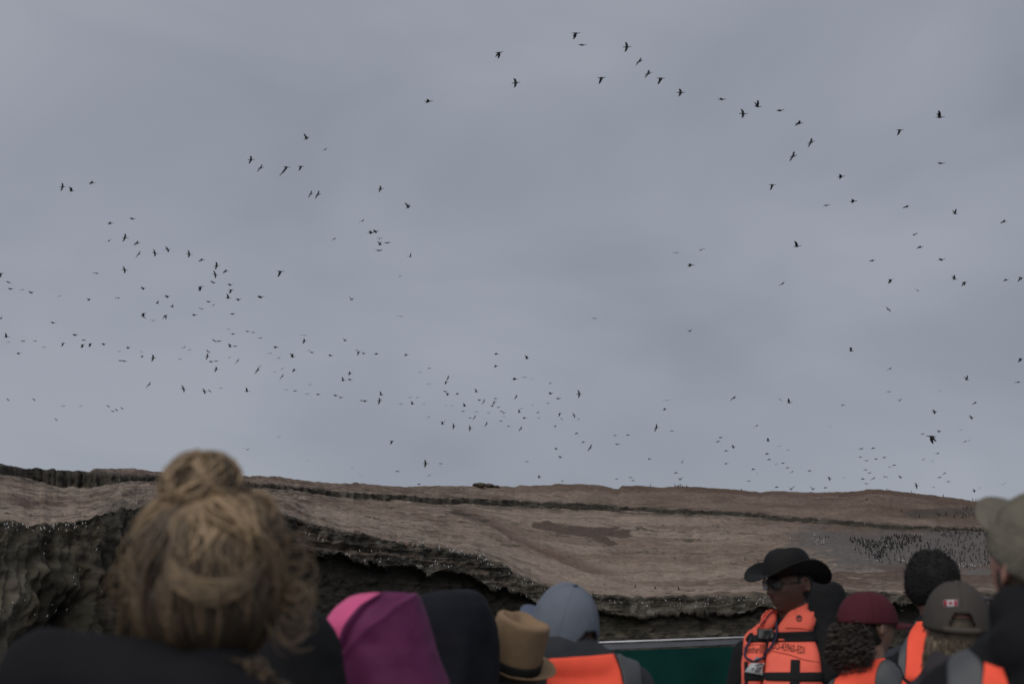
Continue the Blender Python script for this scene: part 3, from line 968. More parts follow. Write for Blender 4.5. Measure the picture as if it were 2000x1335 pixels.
def head_shape(nose=1.0, jaw=1.0):
    V, F = [], []
    nl, nt = 44, 60
    for i in range(nl):
        la = -math.pi / 2 + math.pi * (i + .01) / (nl - 1 + .02)
        for k in range(nt):
            t = 2 * math.pi * k / nt
            x, y, z = math.cos(la) * math.cos(t), math.cos(la) * math.sin(t), math.sin(la)
            px, py, pz = x * .076, y * .098, z * .118
            if z < 0:
                px *= 1 - .26 * (-z) ** 1.4 / jaw
                if y < 0: py *= 1 - .30 * sst(-.1, -.8, z)
            if y > 0:
                ax = abs(px)
                g = lambda u, w: math.exp(-(u / w) ** 2)
                py += .027 * nose * g(px, .012) * (g(pz + .026, .016) + .35 * g(pz + .004, .02))
                py += .006 * g(pz - .026, .010) * (ax < .06)
                py -= .011 * g(ax - .031, .016) * g(pz - .007, .011)
                py += .007 * g(px, .024) * (g(pz + .056, .006) + g(pz + .070, .006))
                py += .012 * g(px, .024) * g(pz + .098, .016)
                py += .006 * g(ax - .045, .018) * g(pz + .018, .018)
            V.append((px, py, pz))
    for i in range(nl - 1):
        for k in range(nt):
            F.append((i * nt + k, i * nt + (k + 1) % nt, (i + 1) * nt + (k + 1) % nt, (i + 1) * nt + k))
    F.append(tuple(range(nt))[::-1])
    F.append(tuple(range((nl - 1) * nt, nl * nt)))
    parts = [(V, F)]
    for s in (-1, 1):                                   # ears: rim, hollow, lobe
        rot = Matrix.Rotation(R(14 * s), 3, 'Z') @ Matrix.Rotation(R(-10), 3, 'X')
        parts.append(ellipsoid((s * .077, -.014, .002), (.010, .017, .030), 14, rot))
        for k in range(7):
            a0, a1 = R(-70 + k * 36), R(-70 + (k + 1) * 36)
            c = Vector((s * .083, -.018, .002))
            f = lambda a: c + rot @ Vector((s * .004, -math.cos(a) * .016, math.sin(a) * .029))
            parts.append(capsule(f(a0), f(a1), .0052, .0052, 8))
    return merge(parts)


def sst(a, b, x):
    t = min(1, max(0, (x - a) / (b - a)))
    return t * t * (3 - 2 * t)


SKIN = {'dark': material('brown_skin', (.080, .040, .029), rough=.55, var=.12, vscale=30, spec=.35),
        'mid': material('tan_skin', (.20, .115, .085), rough=.55, var=.12, vscale=30, spec=.35),
        'fair': material('fair_skin', (.33, .165, .125), rough=.55, var=.12, vscale=30, spec=.35)}
CLOTH = {}


def cloth(name, col, bump=.5, bs=45, bd=.004, rough=.85, var=.12, spec=.15, wave=None, sheen=0.0):
    if name not in CLOTH:
        CLOTH[name] = material(name, col, rough=rough, var=var, vscale=14, bump=bump, bscale=bs, bdist=bd, spec=spec, wave=wave, sheen=sheen)
    return CLOTH[name]


trousers = cloth('dark_trouser_cloth', (.03, .032, .04))
black_cloth = cloth('black_shell_fabric', (.0090, .0090, .0105))
orange = cloth('orange_vest_fabric', (.95, .112, .062), bump=.35, bs=80, bd=.002, rough=.75, var=.05)
band_grey = cloth('grey_reflective_tape', (.055, .058, .063), bump=.15, bs=300, bd=.001, rough=.5, var=.06, spec=.4)
webbing = cloth('black_webbing', (.014, .014, .015), bump=.4, bs=240, bd=.001)


class Person:
    def __init__(s, label, px, py, d, scale=1.0, byaw=0, hyaw=0, hpit=0, hroll=0, skin='mid', hh=.80, lean=0, standing=False, group=None, nose=1.0, voxel=.007, broll=0):
        s.k = scale
        s.d = d
        s.hc = P(px, py, d)
        s.H = Matrix.Translation(s.hc) @ Matrix.Rotation(R(hyaw), 4, 'Z') @ Matrix.Rotation(R(hpit), 4, 'X') @ Matrix.Rotation(R(hroll), 4, 'Y') @ Matrix.Scale(scale, 4)
        Rb = Matrix.Rotation(R(byaw), 4, 'Z') @ Matrix.Rotation(R(-lean), 4, 'X') @ Matrix.Rotation(R(broll), 4, 'Y')
        hip = s.hc - Rb.to_3x3() @ Vector((0, .035 * scale, hh * scale))
        s.B = Matrix.Translation(hip) @ Rb @ Matrix.Scale(scale, 4)
        s.hh = hh
        s.hip = hip
        base = Vector((hip.x, hip.y, DECK))
        s.root = empty('person', base)
        s.base = base
        tag(s.root, label, 'person', group)
        s.standing = standing
        sh = .545
        parts = [capsule((-.08, 0, .09), (.08, 0, .09), .115, .115), capsule((0, 0, .2), (0, 0, .36), .13, .135), capsule((-.08, 0, .42), (.08, 0, .42), .115, .115),
                 capsule((-.155, -.01, sh - .02), (.155, -.01, sh - .02), .055, .055), capsule((-.13, -.015, sh), (0, -.005, sh + .07), .045, .05), capsule((.13, -.015, sh), (0, -.005, sh + .07), .045, .05)]
        drop = (hip.z - DECK) / scale
        for q in (-1, 1):
            parts += [capsule((q * .185, -.005, sh - .025), (q * .235, .02, .27), .05, .04), capsule((q * .235, .02, .27), (q * .16, .26, .20), .04, .028)]
            hx, hy, hz = q * .145, .30, .185
            parts.append(capsule((q * .16, .26, .20), (hx, hy + .03, hz), .026, .03, flat=.6))
            for fi, (fx, ln) in enumerate([(-.030, .062), (-.010, .072), (.010, .068), (.028, .054)]):
                k0 = Vector((hx + fx, hy + .055, hz))
                k1 = k0 + Vector((0, ln * .5, -.004))
                parts += [capsule(k0, k1, .0088, .0082, 8), capsule(k1, k1 + Vector((0, ln * .42, -.022)), .0082, .007, 8)]
            th = Vector((hx - q * .026, hy + .02, hz))
            parts += [capsule(th, th + Vector((-q * .026, .028, -.004)), .011, .009, 8), capsule(th + Vector((-q * .026, .028, -.004)), th + Vector((-q * .030, .058, -.012)), .009, .0075, 8)]
            if standing:
                parts += [capsule((q * .095, 0, .06), (q * .10, .01, .06 - drop * .48), .085, .058), capsule((q * .10, .01, .06 - drop * .48), (q * .11, 0, -drop + .08), .056, .04),
                          capsule((q * .11, -.03, -drop + .045), (q * .12, .16, -drop + .035), .042, .034)]
            else:
                kz = min(.07, -drop + .50)
                parts += [capsule((q * .095, .02, .06), (q * .13, .42, kz), .085, .06), capsule((q * .13, .42, kz), (q * .13, .44, -drop + .09), .056, .04),
                          capsule((q * .13, .41, -drop + .045), (q * .14, .60, -drop + .035), .042, .034)]
        V, F = merge(parts, s.B)
        nk = merge([capsule(s.B @ Vector((0, -.005, sh + .02)), s.H @ Vector((0, -.012, -.03)), .058 * scale, .056 * scale)])
        hd = merge([head_shape(nose)], s.H)
        V, F = merge([(V, F), nk, hd])
        me = fuse('body', V, F, voxel, 3)
        Bi = s.B.inverted()
        Hi = s.H.inverted()
        co = np.empty(len(me.vertices) * 3)
        me.vertices.foreach_get('co', co)
        co = co.reshape(-1, 3)
        mb = np.array(Bi)
        lb = co @ mb[:3, :3].T + mb[:3, 3]
        is_skin = (lb[:, 2] > sh + .05) | ((lb[:, 1] > .262) & (lb[:, 2] > .13) & (np.abs(lb[:, 0]) < .22) & (lb[:, 2] < .24))
        mh = np.array(Hi)
        lh = co @ mh[:3, :3].T + mh[:3, 3]
        is_skin |= np.linalg.norm(lh, axis=1) < .17
        s.world_body = None
        me.vertices.foreach_set('co', (co - np.array(base)).reshape(-1))
        s.body = link('body', me, SKIN[skin], s.root)
        me.materials.append(trousers)
        mi = [0 if all(is_skin[v] for v in p.vertices) else 1 for p in me.polygons]
        me.polygons.foreach_set('material_index', mi)
        me.update()

    def add(s, name, V, F, mat, M=None, smooth=True, solid=0.0, sub=0, parent=None, recalc=True, off=-1):
        V = [(M @ Vector(v) if M else Vector(v)) - s.base for v in V]
        me = new_mesh(name, V, F, smooth)
        if recalc: fix_normals(me)
        o = link(name, me, mat, parent or s.root)
        if sub:
            m = o.modifiers.new('sub', 'SUBSURF')
            m.levels = m.render_levels = sub
        if solid:
            m = o.modifiers.new('solid', 'SOLIDIFY')
            m.thickness = solid
            m.offset = off
        return o

    def jacket(s, mat, bulk=.022, voxel=.009, extra=(), wr=.006, name='jacket', width=0.0, slope=0.0):
        sh = .545
        b = bulk
        w = width
        parts = [capsule((-.08, 0, .09), (.08, 0, .09), .125 + b, .125 + b), capsule((0, -.005, .2), (0, -.005, .36), .145 + b, .15 + b), capsule((-.085 - w / 2, -.005, .41), (.085 + w / 2, -.005, .41), .125 + b, .125 + b),
                 capsule((-.15 - w, -.012, sh - .03 - slope), (.15 + w, -.012, sh - .03 - slope), .06 + b, .06 + b),
                 capsule((-.14 - w, -.015, sh - .02 - slope), (-.02, -.008, sh + .065), .045 + b, .05 + b), capsule((.14 + w, -.015, sh - .02 - slope), (.02, -.008, sh + .065), .045 + b, .05 + b)]
        for q in (-1, 1):
            parts += [capsule((q * (.185 + w), -.005, sh - .045 - slope), (q * (.24 + w), .02, .27), .055 + b, .045 + b), capsule((q * (.24 + w), .02, .27), (q * .165, .25, .20), .045 + b, .034 + b * .6)]
        parts += list(extra)
        V, F = merge(parts, s.B)
        me = fuse(name, V, F, voxel, 6)
        n = len(me.vertices)
        co = np.empty(n * 3)
        no = np.empty(n * 3)
        me.vertices.foreach_get('co', co)
        me.vertices.foreach_get('normal', no)
        co, no = co.reshape(-1, 3), no.reshape(-1, 3)
        mb = np.array(s.B.inverted())
        lb = co @ mb[:3, :3].T + mb[:3, 3]
        sd = random.uniform(0, 50)
        dsp = np.array([noise.noise(Vector((x * 9 + z * 5 + sd, y * 8, z * 13 - abs(x) * 6))) * .7 + noise.noise(Vector((x * 22 + sd, y * 20, z * 30 + x * 9))) * .35 for x, y, z in lb])
        co = co + no * (dsp * wr)[:, None]
        s.jv = co.copy()
        tris = [tuple(p.vertices) for p in me.polygons]
        s.bvh = BVHTree.FromPolygons([tuple(v) for v in co], tris)
        me.vertices.foreach_set('co', (co - np.array(s.base)).reshape(-1))
        me.update()
        s.jk = link(name, me, mat, s.root)
        return s.jk

    def cast(s, px, py, off, bvh=None):
        bvh = bvh or s.bvh
        r = ray(px, py)
        h = bvh.ray_cast(EYE, r)
        if h[0] is None or (h[0] - EYE).length > s.d + .6:
            h = bvh.find_nearest(EYE + r * (s.d / r.y))
        n = h[1]
        if n.dot(r) > 0: n = -n
        return h[0] + n * off, n

    def patch(s, name, Lp, Rp, mat, off=.006, nu=14, nv=14, thick=.004, pad=0.0, parent=None, bvh=None):
        """a piece of fabric laid on the garment below; Lp / Rp: its two edges as lines of sight"""
        V, F, nn = [], [], []
        Lp, Rp = np.array(Lp, float), np.array(Rp, float)
        tl, tr = np.linspace(0, 1, len(Lp)), np.linspace(0, 1, len(Rp))
        for j in range(nv + 1):
            v = j / nv
            a = (np.interp(v, tl, Lp[:, 0]), np.interp(v, tl, Lp[:, 1]))
            b = (np.interp(v, tr, Rp[:, 0]), np.interp(v, tr, Rp[:, 1]))
            for i in range(nu + 1):
                u = i / nu
                e = min(u, 1 - u, ) * math.hypot(a[0] - b[0], a[1] - b[1]) * s.d / FPX
                p, n = s.cast(a[0] + (b[0] - a[0]) * u, a[1] + (b[1] - a[1]) * u, off + pad * (1 - math.exp(-e / .012)), bvh)
                V.append(p)
        W = nu + 1
        for _ in range(4):
            Q = list(V)
            for j in range(nv + 1):
                for i in range(W):
                    nb_ = []
                    if 0 < i < nu: nb_ += [V[j * W + i - 1], V[j * W + i + 1]]
                    if 0 < j < nv and not (0 < i < nu and False): nb_ += [V[(j - 1) * W + i], V[(j + 1) * W + i]]
                    if (i in (0, nu)) and (j in (0, nv)): nb_ = []
                    if nb_:
                        m_ = Vector((0, 0, 0))
                        for t_ in nb_: m_ += t_
                        Q[j * W + i] = V[j * W + i] * .5 + m_ * (.5 / len(nb_))
            V = Q
        for j in range(nv):
            for i in range(nu):
                q = j * (nu + 1) + i
                F.append((q, q + 1, q + nu + 2, q + nu + 1))
        # orient to the camera
        o = s.add(name, V, F, mat, solid=thick, parent=parent, recalc=False)
        me = o.data
        m0 = sum((p.normal.dot(Vector(me.vertices[p.vertices[0]].co) + s.base - EYE) for p in me.polygons))
        if m0 > 0: me.flip_normals()
        return o

    def bvh_of(s, *objs):
        V, F = [], []
        for o in objs:
            b = len(V)
            V += [tuple(v.co + s.base) for v in o.data.vertices]
            F += [tuple(b + k for k in p.vertices) for p in o.data.polygons]
        return BVHTree.FromPolygons(V, F)


def tube_path(pts, rad, n=5, taper=(1.0, 1.0)):
    V, F = [], []
    m = len(pts)
    prev = None
    for i, p in enumerate(pts):
        t = (pts[min(i + 1, m - 1)] - pts[max(i - 1, 0)])
        if t.length < 1e-7: t = Vector((0, 0, 1))
        t.normalize()
        if prev is None:
            u = t.orthogonal().normalized()
        else:
            u = (prev - t * prev.dot(t))
            u = u.normalized() if u.length > 1e-6 else t.orthogonal().normalized()
        prev = u
        w = t.cross(u)
        f = i / (m - 1)
        r = rad * (taper[0] * (1 - f) + taper[1] * f) * (1 if 0 < i < m - 1 else .45)
        for k in range(n):
            a = 2 * math.pi * k / n
            V.append(p + (u * math.cos(a) + w * math.sin(a)) * r)
    for i in range(m - 1):
        for k in range(n):
            F.append((i * n + k, i * n + (k + 1) % n, (i + 1) * n + (k + 1) % n, (i + 1) * n + k))
    F.append(tuple(range(n))[::-1])
    F.append(tuple(range((m - 1) * n, m * n)))
    return V, F


def locks(person, name, paths, mat, n=4, parent=None):
    """paths: (points in world, radius, colour, taper)"""
    V, F, C = [], [], []
    for pts, r, c, tp in paths:
        v, f = tube_path(pts, r, n, tp)
        b = len(V)
        V += v
        F += [tuple(b + k for k in q) for q in f]
        C += [c] * len(v)
    V = [v - person.base for v in V]
    me = new_mesh(name, V, F)
    a = me.color_attributes.new('lock_colour', 'FLOAT_COLOR', 'POINT')
    a.data.foreach_set('color', np.array([(c[0], c[1], c[2], 1) for c in C], np.float32).reshape(-1))
    o = link(name, me, mat, parent or person.root)
    return o


hair_mat = material('hair', (1, 1, 1), rough=.55, var=.25, vscale=60, spec=.35, attr='lock_colour', bump=.3, bscale=400, bdist=.002)


def cap_dome(person, mat, z0=.015, back=-.01, r=(.092, .112, .112), arch=None, name='cap', lumps=0.0):
    """six-panel cap crown in head space, optionally with the strap opening at the back; returns (object, V)"""
    nt, nl = 96, 26
    V, F = [], []
    for i in range(nl):
        la = math.pi / 2 * (i / (nl - 1)) * .995
        for k in range(nt):
            t = 2 * math.pi * k / nt                      # 0 = front
            seam = min(abs(((math.degrees(t) + 30) % 60) - 30), 30) / 30
            g = 1 - .016 * math.exp(-(seam / .07) ** 2) * math.cos(la) ** .3
            cl = math.cos(la) ** .78
            x, y, z = math.sin(t) * r[0] * cl * g, math.cos(t) * r[1] * cl * g, r[2] * math.sin(la) ** 1.05
            zz = z0 + (back * (1 - math.cos(t)) / 2) * (1 - i / (nl - 1)) + z
            if lumps:
                q = noise.noise(Vector((x * 26, y * 26, zz * 30))) + .5 * noise.noise(Vector((x * 60, y * 60, zz * 60)))
                x, y, zz = x * (1 + lumps * q), y * (1 + lumps * q), zz + lumps * .06 * q
            V.append((x, y - .006, zz))
    for i in range(nl - 1):
        for k in range(nt):
            t = (k + .5) / nt * 360 - 180                  # 0 = back
            if arch and arch[0] <= i < arch[1] and abs(t) < arch[2] * math.sqrt(max(0, 1 - ((i - arch[0]) / (arch[1] - arch[0])) ** 2)): continue
            F.append((i * nt + k, i * nt + (k + 1) % nt, (i + 1) * nt + (k + 1) % nt, (i + 1) * nt + k))
    F.append(tuple(range((nl - 1) * nt, nl * nt)))
    o = person.add(name, V, F, mat, person.H, solid=.003, off=1)
    sv, sf = [], []
    for q in range(6):
        k = int(round(nt * q / 6 + nt / 12 * 0)) % nt
        pts = []
        for i in range(0, nl):
            if arch and q == 3 and arch[0] - 1 <= i <= arch[1]: continue
            v = Vector(V[i * nt + k])
            pts.append(v + Vector((v.x, v.y, v.z - z0)).normalized() * .0034)
        if arch and q == 3: pts = pts[arch[0]:]
        if len(pts) > 3:
            a_, b_ = tube_path(pts, .0013, 5)
            b0 = len(sv)
            sv += a_
            sf += [tuple(b0 + t_ for t_ in f_) for f_ in b_]
    rim = [Vector(V[k % nt]) * 1.012 for k in range(nt + 1)]
    a_, b_ = tube_path(rim, .0022, 5)
    b0 = len(sv)
    sv += a_
    sf += [tuple(b0 + t_ for t_ in f_) for f_ in b_]
    person.add('seam', sv, sf, mat, person.H, parent=o)
    return o


def cap_visor(person, mat, parent, z0=.015, length=.078, droop=.35, tilt=0.0, r=(.092, .112), width=62):
    V, F = [], []
    nt, nr = 26, 8
    for j in range(nr + 1):
        f = j / nr
        for k in range(nt + 1):
            t = R(-width + 2 * width * k / nt)
            edge = math.cos(t * 90 / width) ** .55 if abs(math.degrees(t)) < width - .01 else 0
            bx, by = math.sin(t) * r[0], math.cos(t) * r[1] - .006
            x = bx * (1 + .05 * f)
            y = by + f * length * edge
            z = z0 - droop * x * x / .09 * (.4 + .6 * f) * .9 - f * tilt * length
            V.append((x, y, z))
    for j in range(nr):
        for k in range(nt):
            q = j * (nt + 1) + k
            F.append((q, q + 1, q + nt + 2, q + nt + 1))
    return person.add('visor', V, F, mat, person.H, solid=.004, off=0, parent=parent)


def hood(person, rows, mat, a0=-135, a1=135, name='hood', n=40, lift=0.0, wr=.006, M=None, crease=None, seed=0.0, solid=.005):
    """fabric hood from stacked rows (z, x_left, x_right, depth_back, depth_front) in unrotated head space; angle 0 = back.
    a0 / a1: numbers or functions of the row position 0..1"""
    rows = np.array(rows, float)
    m = 34
    V, F = [], []
    tt = np.linspace(0, 1, len(rows))
    for j in range(m + 1):
        v = j / m
        z, xl, xr, yb, yf = [float(np.interp(v, tt, rows[:, q])) for q in range(5)]
        b0 = a0(v) if callable(a0) else a0
        b1 = a1(v) if callable(a1) else a1
        for i in range(n + 1):
            a = R(b0 + (b1 - b0) * i / n)
            cx, hw = (xl + xr) / 2, (xr - xl) / 2
            ca, sa = math.cos(a), math.sin(a)
            x = cx + hw * sa
            y = -yb * ca if ca > 0 else -yf * ca
            w = noise.noise(Vector((x * 14 + seed, y * 10, z * 9 + x * 6))) * wr + noise.noise(Vector((x * 30 + seed, y * 24, z * 26))) * wr * .4
            if crease: w += crease(math.degrees(a), v)
            V.append((x + sa * (w + lift), y - ca * (w + lift), z + (w + lift) * (1 - v) * .6))
    for j in range(m):
        for i in range(n):
            q = j * (n + 1) + i
            F.append((q, q + 1, q + n + 2, q + n + 1))
    return person.add(name, V, F, mat, M or (Matrix.Translation(person.hc) @ Matrix.Scale(person.k, 4)), solid=solid, sub=1)


DECK = 1.25
# ---------------------------------------------------------------- the boat they sit in
alu = material('brushed_aluminium', (.62, .62, .66), rough=.5, var=.14, vscale=9, spec=.5)
alu_dark = material('dark_aluminium_trim', (.10, .105, .12), rough=.55, var=.15, vscale=12, spec=.3)  # dark grey metal for the trim, sleeve and posts
teal = material('dark_green_board', (.0028, .030, .025), rough=.6, var=.3, vscale=4, spec=.06)
hullm = material('boat_hull_paint', (.42, .42, .42), rough=.5, var=.1, vscale=4)
deckm = material('grey_deck_paint', (.12, .125, .13), rough=.7, var=.15, vscale=6)


def box(c, s):
    cx, cy, cz = c
    a, b, h = s[0] / 2, s[1] / 2, s[2] / 2
    V = [Vector((cx + i * a, cy + j * b, cz + k * h)) for k in (-1, 1) for j in (-1, 1) for i in (-1, 1)]
    F = [(0, 2, 3, 1), (4, 5, 7, 6), (0, 1, 5, 4), (2, 6, 7, 3), (0, 4, 6, 2), (1, 3, 7, 5)]
    return V, F


def bevel_obj(name, V, F, mat, parent, w=.006, seg=2):
    me = new_mesh(name, V, F, False)
    fix_normals(me)
    o = link(name, me, mat, parent)
    b = o.modifiers.new('b', 'BEVEL')
    b.width = w
    b.segments = seg
    return o


boat = empty('boat', (0.4, 3.4, 0))
tag(boat, 'open tour boat carrying the seated group, mostly below the view', 'boat')
V, F = [], []
prof = [(-1.9, 1.2), (-1.9, 1.6), (-1.75, 1.6), (-1.7, 1.24), (1.7, 1.24), (1.75, 1.6), (1.9, 1.6), (1.9, 1.2), (1.2, -.35), (-1.2, -.35)]
st = [(-5.6, .9), (-3, 1.0), (2.5, 1.0), (4.2, .86), (5.4, .55)]
for y, k in st:
    for x, z in prof:
        V.append((x * k * 1.25, y, z))
n = len(prof)
for i in range(len(st) - 1):
    for k in range(n):
        F.append((i * n + k, i * n + (k + 1) % n, (i + 1) * n + (k + 1) % n, (i + 1) * n + k))
F += [tuple(range(n)), tuple(range((len(st) - 1) * n, len(st) * n))[::-1]]
me = new_mesh('hull', V, F, False)
fix_normals(me)
link('hull', me, hullm, boat)
bevel_obj('deck', *box((0, 0, 1.243), (3.0, 8.6, .012)), deckm, boat, .002, 1)


def bench_under(p, wide=.46):
    z = p.hip.z - .02 * p.k
    bevel_obj('seat', *box((p.hip.x - .4, p.hip.y + .12 - 3.4, (z + DECK) / 2), (wide, .42, z - DECK)), deckm, boat, .02, 2)


# the framed green board
d = 7.2
wb = empty('windbreak', (P(1300, 1245, d).x, d, DECK))
tag(wb, 'dark green board in a pale metal frame beside the guide', 'windbreak')
xa, xb = P(1040, 1250, d).x, P(1432, 1250, d).x
zt = lambda px: P(px, 1253.2 - (px - 1170) * .040, d).z - DECK
za, zb_ = zt(1040), zt(1432)
ox = wb.location.x
q = lambda x, y, z: Vector((x - ox, y, z))


def slab(x0, x1, z00, z01, z10, z11, y0, y1):
    """upright slab with a slanting top and bottom"""
    V = [q(x0, y0, z00), q(x1, y0, z10), q(x1, y0, z11), q(x0, y0, z01), q(x0, y1, z00), q(x1, y1, z10), q(x1, y1, z11), q(x0, y1, z01)]
    return V, [(0, 1, 2, 3), (5, 4, 7, 6), (4, 0, 3, 7), (1, 5, 6, 2), (3, 2, 6, 7), (4, 5, 1, 0)]


bevel_obj('panel', *slab(xa, P(1404, 0, d).x, .1, za - .0435, .1, zt(1404) - .0435, -.006, .006), teal, wb, .002, 1)
bevel_obj('edge_strip', *slab(P(1404.5, 0, d).x, P(1424, 0, d).x, .1, zt(1404) - .0435, .1, zt(1424) - .0435, -.004, .006), material('dark_green_edge', (.014, .022, .020), var=.15), wb, .002, 1)
V, F = tube_path([q(xa - .05, -.012, zt(1020) + .0), q(P(1418, 0, d).x, -.012, zt(1418))], .0085, 10)
link('top_rail', new_mesh('top_rail', V, F), alu, wb)
V, F = tube_path([q(P(1416, 0, d).x, .0, zt(1416) + .006), q(P(1500, 0, d).x, .0, zt(1500) + .004)], .0125, 10)
link('rail_sleeve', new_mesh('rail_sleeve', V, F), alu_dark, wb)
bevel_obj('rail_trim', *slab(xa, P(1424, 0, d).x, za - .042, za - .011, zt(1424) - .034, zt(1424) - .011, -.008, .012), alu_dark, wb, .003, 1)
for px, w in ((1429, .008), (1038, .014)):
    x = P(px, 0, d).x
    bevel_obj('post', *box(q(x, 0, zt(px) / 2), (w, .02, zt(px) - .02)), alu_dark, wb, .003, 1)

# ---------------------------------------------------------------- the blonde woman in front
BL = lambda t, j=.0: tuple(max(.008, a * (1 - t) + b * t) for a, b in zip((.040, .028, .020), (.35, .245, .145)))
wo = Person('person with a messy blonde bun seen from behind, black jacket', 405, 1128, 1.9, 1.0, byaw=0, hyaw=4, hpit=6, skin='fair', hh=.765, voxel=.008, broll=3)
wo.jacket(black_cloth, bulk=.034, voxel=.010, width=.012, wr=.010,
          extra=[capsule((-.16, -.07, .635), (.05, -.10, .60), .062, .06), capsule((.05, -.10, .60), (.15, -.07, .57), .06, .05), capsule((-.20, -.03, .575), (-.08, -.04, .625), .062, .06)])
bench_under(wo)
hw = lambda v: wo.H @ Vector(v)
Vc, Fc = ellipsoid((0, -.012, .012), (.093, .105, .122), 40)
Vc = [v * (1 + .05 * noise.noise(v * 22)) for v in Vc]
Vc, Fc = merge([(Vc, Fc), ellipsoid((-.006, -.035, .120), (.046, .045, .038), 22)])
under = wo.add('hair', Vc, Fc, material('dark_hair_roots', (.050, .034, .024), rough=.7, var=.5, vscale=40, bump=.6, bscale=90, bdist=.006), wo.H)
paths = []


def surf(lon, z, k=1.0):
    """lon 0 = back of the head"""
    c = math.sqrt(max(0.02, 1 - ((z - .005) / .130) ** 2))
    return Vector((math.sin(lon) * .094 * c * k, -math.cos(lon) * .112 * c * k - .008, z))


rnd = random.Random(11)
U = rnd.uniform
for i in range(600):                                   # swept up to the bun
    lon = U(-2.1, 2.1)
    z0 = U(-.10, .07)
    sw = U(-.25, .25)
    end = Vector((-.006 + U(-.03, .03), -.035 + U(-.025, .02), .112 + U(-.01, .012)))
    clump = noise.noise(Vector((lon * 2.2, z0 * 14, 3.3)))
    lift = 1.0 + .10 * clump + U(-.03, .05) + .15 * sst(.0, .06, z0) * sst(.1, .8, lon)
    pts = []
    for k in range(13):
        f = k / 12
        lo = lon * (1 - f * .62) + sw * math.sin(f * 3.1) + .10 * math.sin(f * 7 + i)
        z = z0 + (.122 - z0) * f ** .9
        p = surf(lo, min(z, .126), lift + .05 * math.sin(f * math.pi) * (1 + clump))
        g = sst(.72, 1, f)
        p = p * (1 - g) + end * g
        pts.append(hw(p))
    t = -.04 + .58 * sst(-.03, .10, z0 + .04 + .05 * clump) + U(-.12, .22) + 1.0 * clump  # lower locks darker: ombre, with shade put into the colour too
    paths.append((pts, U(.0020, .0046), BL(max(.02, min(1, t))), (1, .5)))
for i in range(460):                                   # the bun: wound loops
    c = Vector((-.006, -.036, .117))
    ax = Vector((U(-.9, .9), U(-1, .35), U(-.2, 1))).normalized()
    e1 = ax.orthogonal().normalized()
    e2 = ax.cross(e1)
    r = U(.036, .056)
    a0, da = U(0, 6.28), U(1.6, 3.6)
    off = U(-.02, .02)
    pts = []
    for k in range(12):
        a = a0 + da * k / 11
        p = c + ax * off + (e1 * math.cos(a) * r * 1.02 + e2 * math.sin(a) * r) + Vector((U(-1, 1), U(-1, 1), U(-1, 1))) * .0016
        p.z = c.z + (p.z - c.z) * .86
        pts.append(hw(p))
    paths.append((pts, U(.002, .0048), BL(max(.02, min(1, .42 + U(-.42, .5)))), (.8, .6)))
for i in range(260):                                   # the loose tuft right of the bun
    c = Vector((.046 + U(-.012, .014), -.030 + U(-.015, .015), .082 + U(-.012, .014)))
    ax = Vector((U(-.5, .5), U(-1.2, -.3), U(-.6, .6))).normalized()
    e1 = ax.orthogonal().normalized()
    e2 = ax.cross(e1)
    r = U(.014, .034)
    a0, da = U(0, 6.28), U(1.2, 3.2)
    pts = []
    for k in range(11):
        a = a0 + da * k / 10
        pts.append(hw(c + (e1 * math.cos(a) + e2 * math.sin(a)) * r + Vector((.010, 0, -.012)) * (k / 10)))
    paths.append((pts, U(.0014, .0036), BL(max(.02, min(1, .45 + U(-.38, .4)))), (.9, .4)))
for i in range(64):                                   # fine stray hairs over bun and crown
    a = U(0, 6.28)
    la = U(-.2, 1.3)
    c = Vector((-.006, -.036, .112)) if i % 3 == 0 else Vector((.0, -.012, .015))
    rr = .050 if i % 3 == 0 else .108
    d0 = Vector((math.cos(a) * math.cos(la), -abs(math.sin(a)) * math.cos(la), math.sin(la)))
    tg = d0.orthogonal().normalized()
    pts = [hw(c + d0 * (rr * .98 + .007 * math.sin(2.6 * k / 9) * U(.3, 1.2)) + tg * (k / 9 - .5) * .05) for k in range(10)]
    paths.append((pts, U(.0006, .0011), BL(.75 + U(-.3, .25)), (1, .4)))
for i in range(90):                                    # the hanging swag across the back
    o = U(-.010, .016)
    pts = [hw(surf(-.32 + 1.15 * k / 13, .018 + o - .030 * math.sin(math.pi * k / 13) + .004 * math.sin(k + i), 1.10 + .05 * math.sin(math.pi * k / 13) + U(-.005, .01))) for k in range(14)]
    paths.append((pts, U(.0018, .0038), BL(min(1, .42 + U(-.28, .35))), (.6, .6)))
for i in range(330):                                   # loose lengths falling to the nape
    lon = U(-1.75, 1.75)
    z0 = U(-.05, .02)
    ph, am = U(0, 6), U(.02, .10)
    ln = U(.06, .12)
    cl = noise.noise(Vector((lon * 3.1, 7.7, 1.2)))
    pts = []
    for k in range(12):
        f = k / 11
        z = z0 - ln * f
        p = surf(lon + am * math.sin(ph + f * 7) * f, max(z, -.115), 1.07 + .05 * cl + .03 * math.sin(f * 9 + ph) * f)
        p.z = z
        pts.append(hw(p))
    t = .0 + .55 * max(0, cl) + U(-.04, .10) + .14 * (abs(lon) > 1.2)  # nape locks kept dark: own colour plus painted-in shade
    paths.append((pts, U(.002, .0042), BL(max(.02, min(.9, t))), (1, .35)))
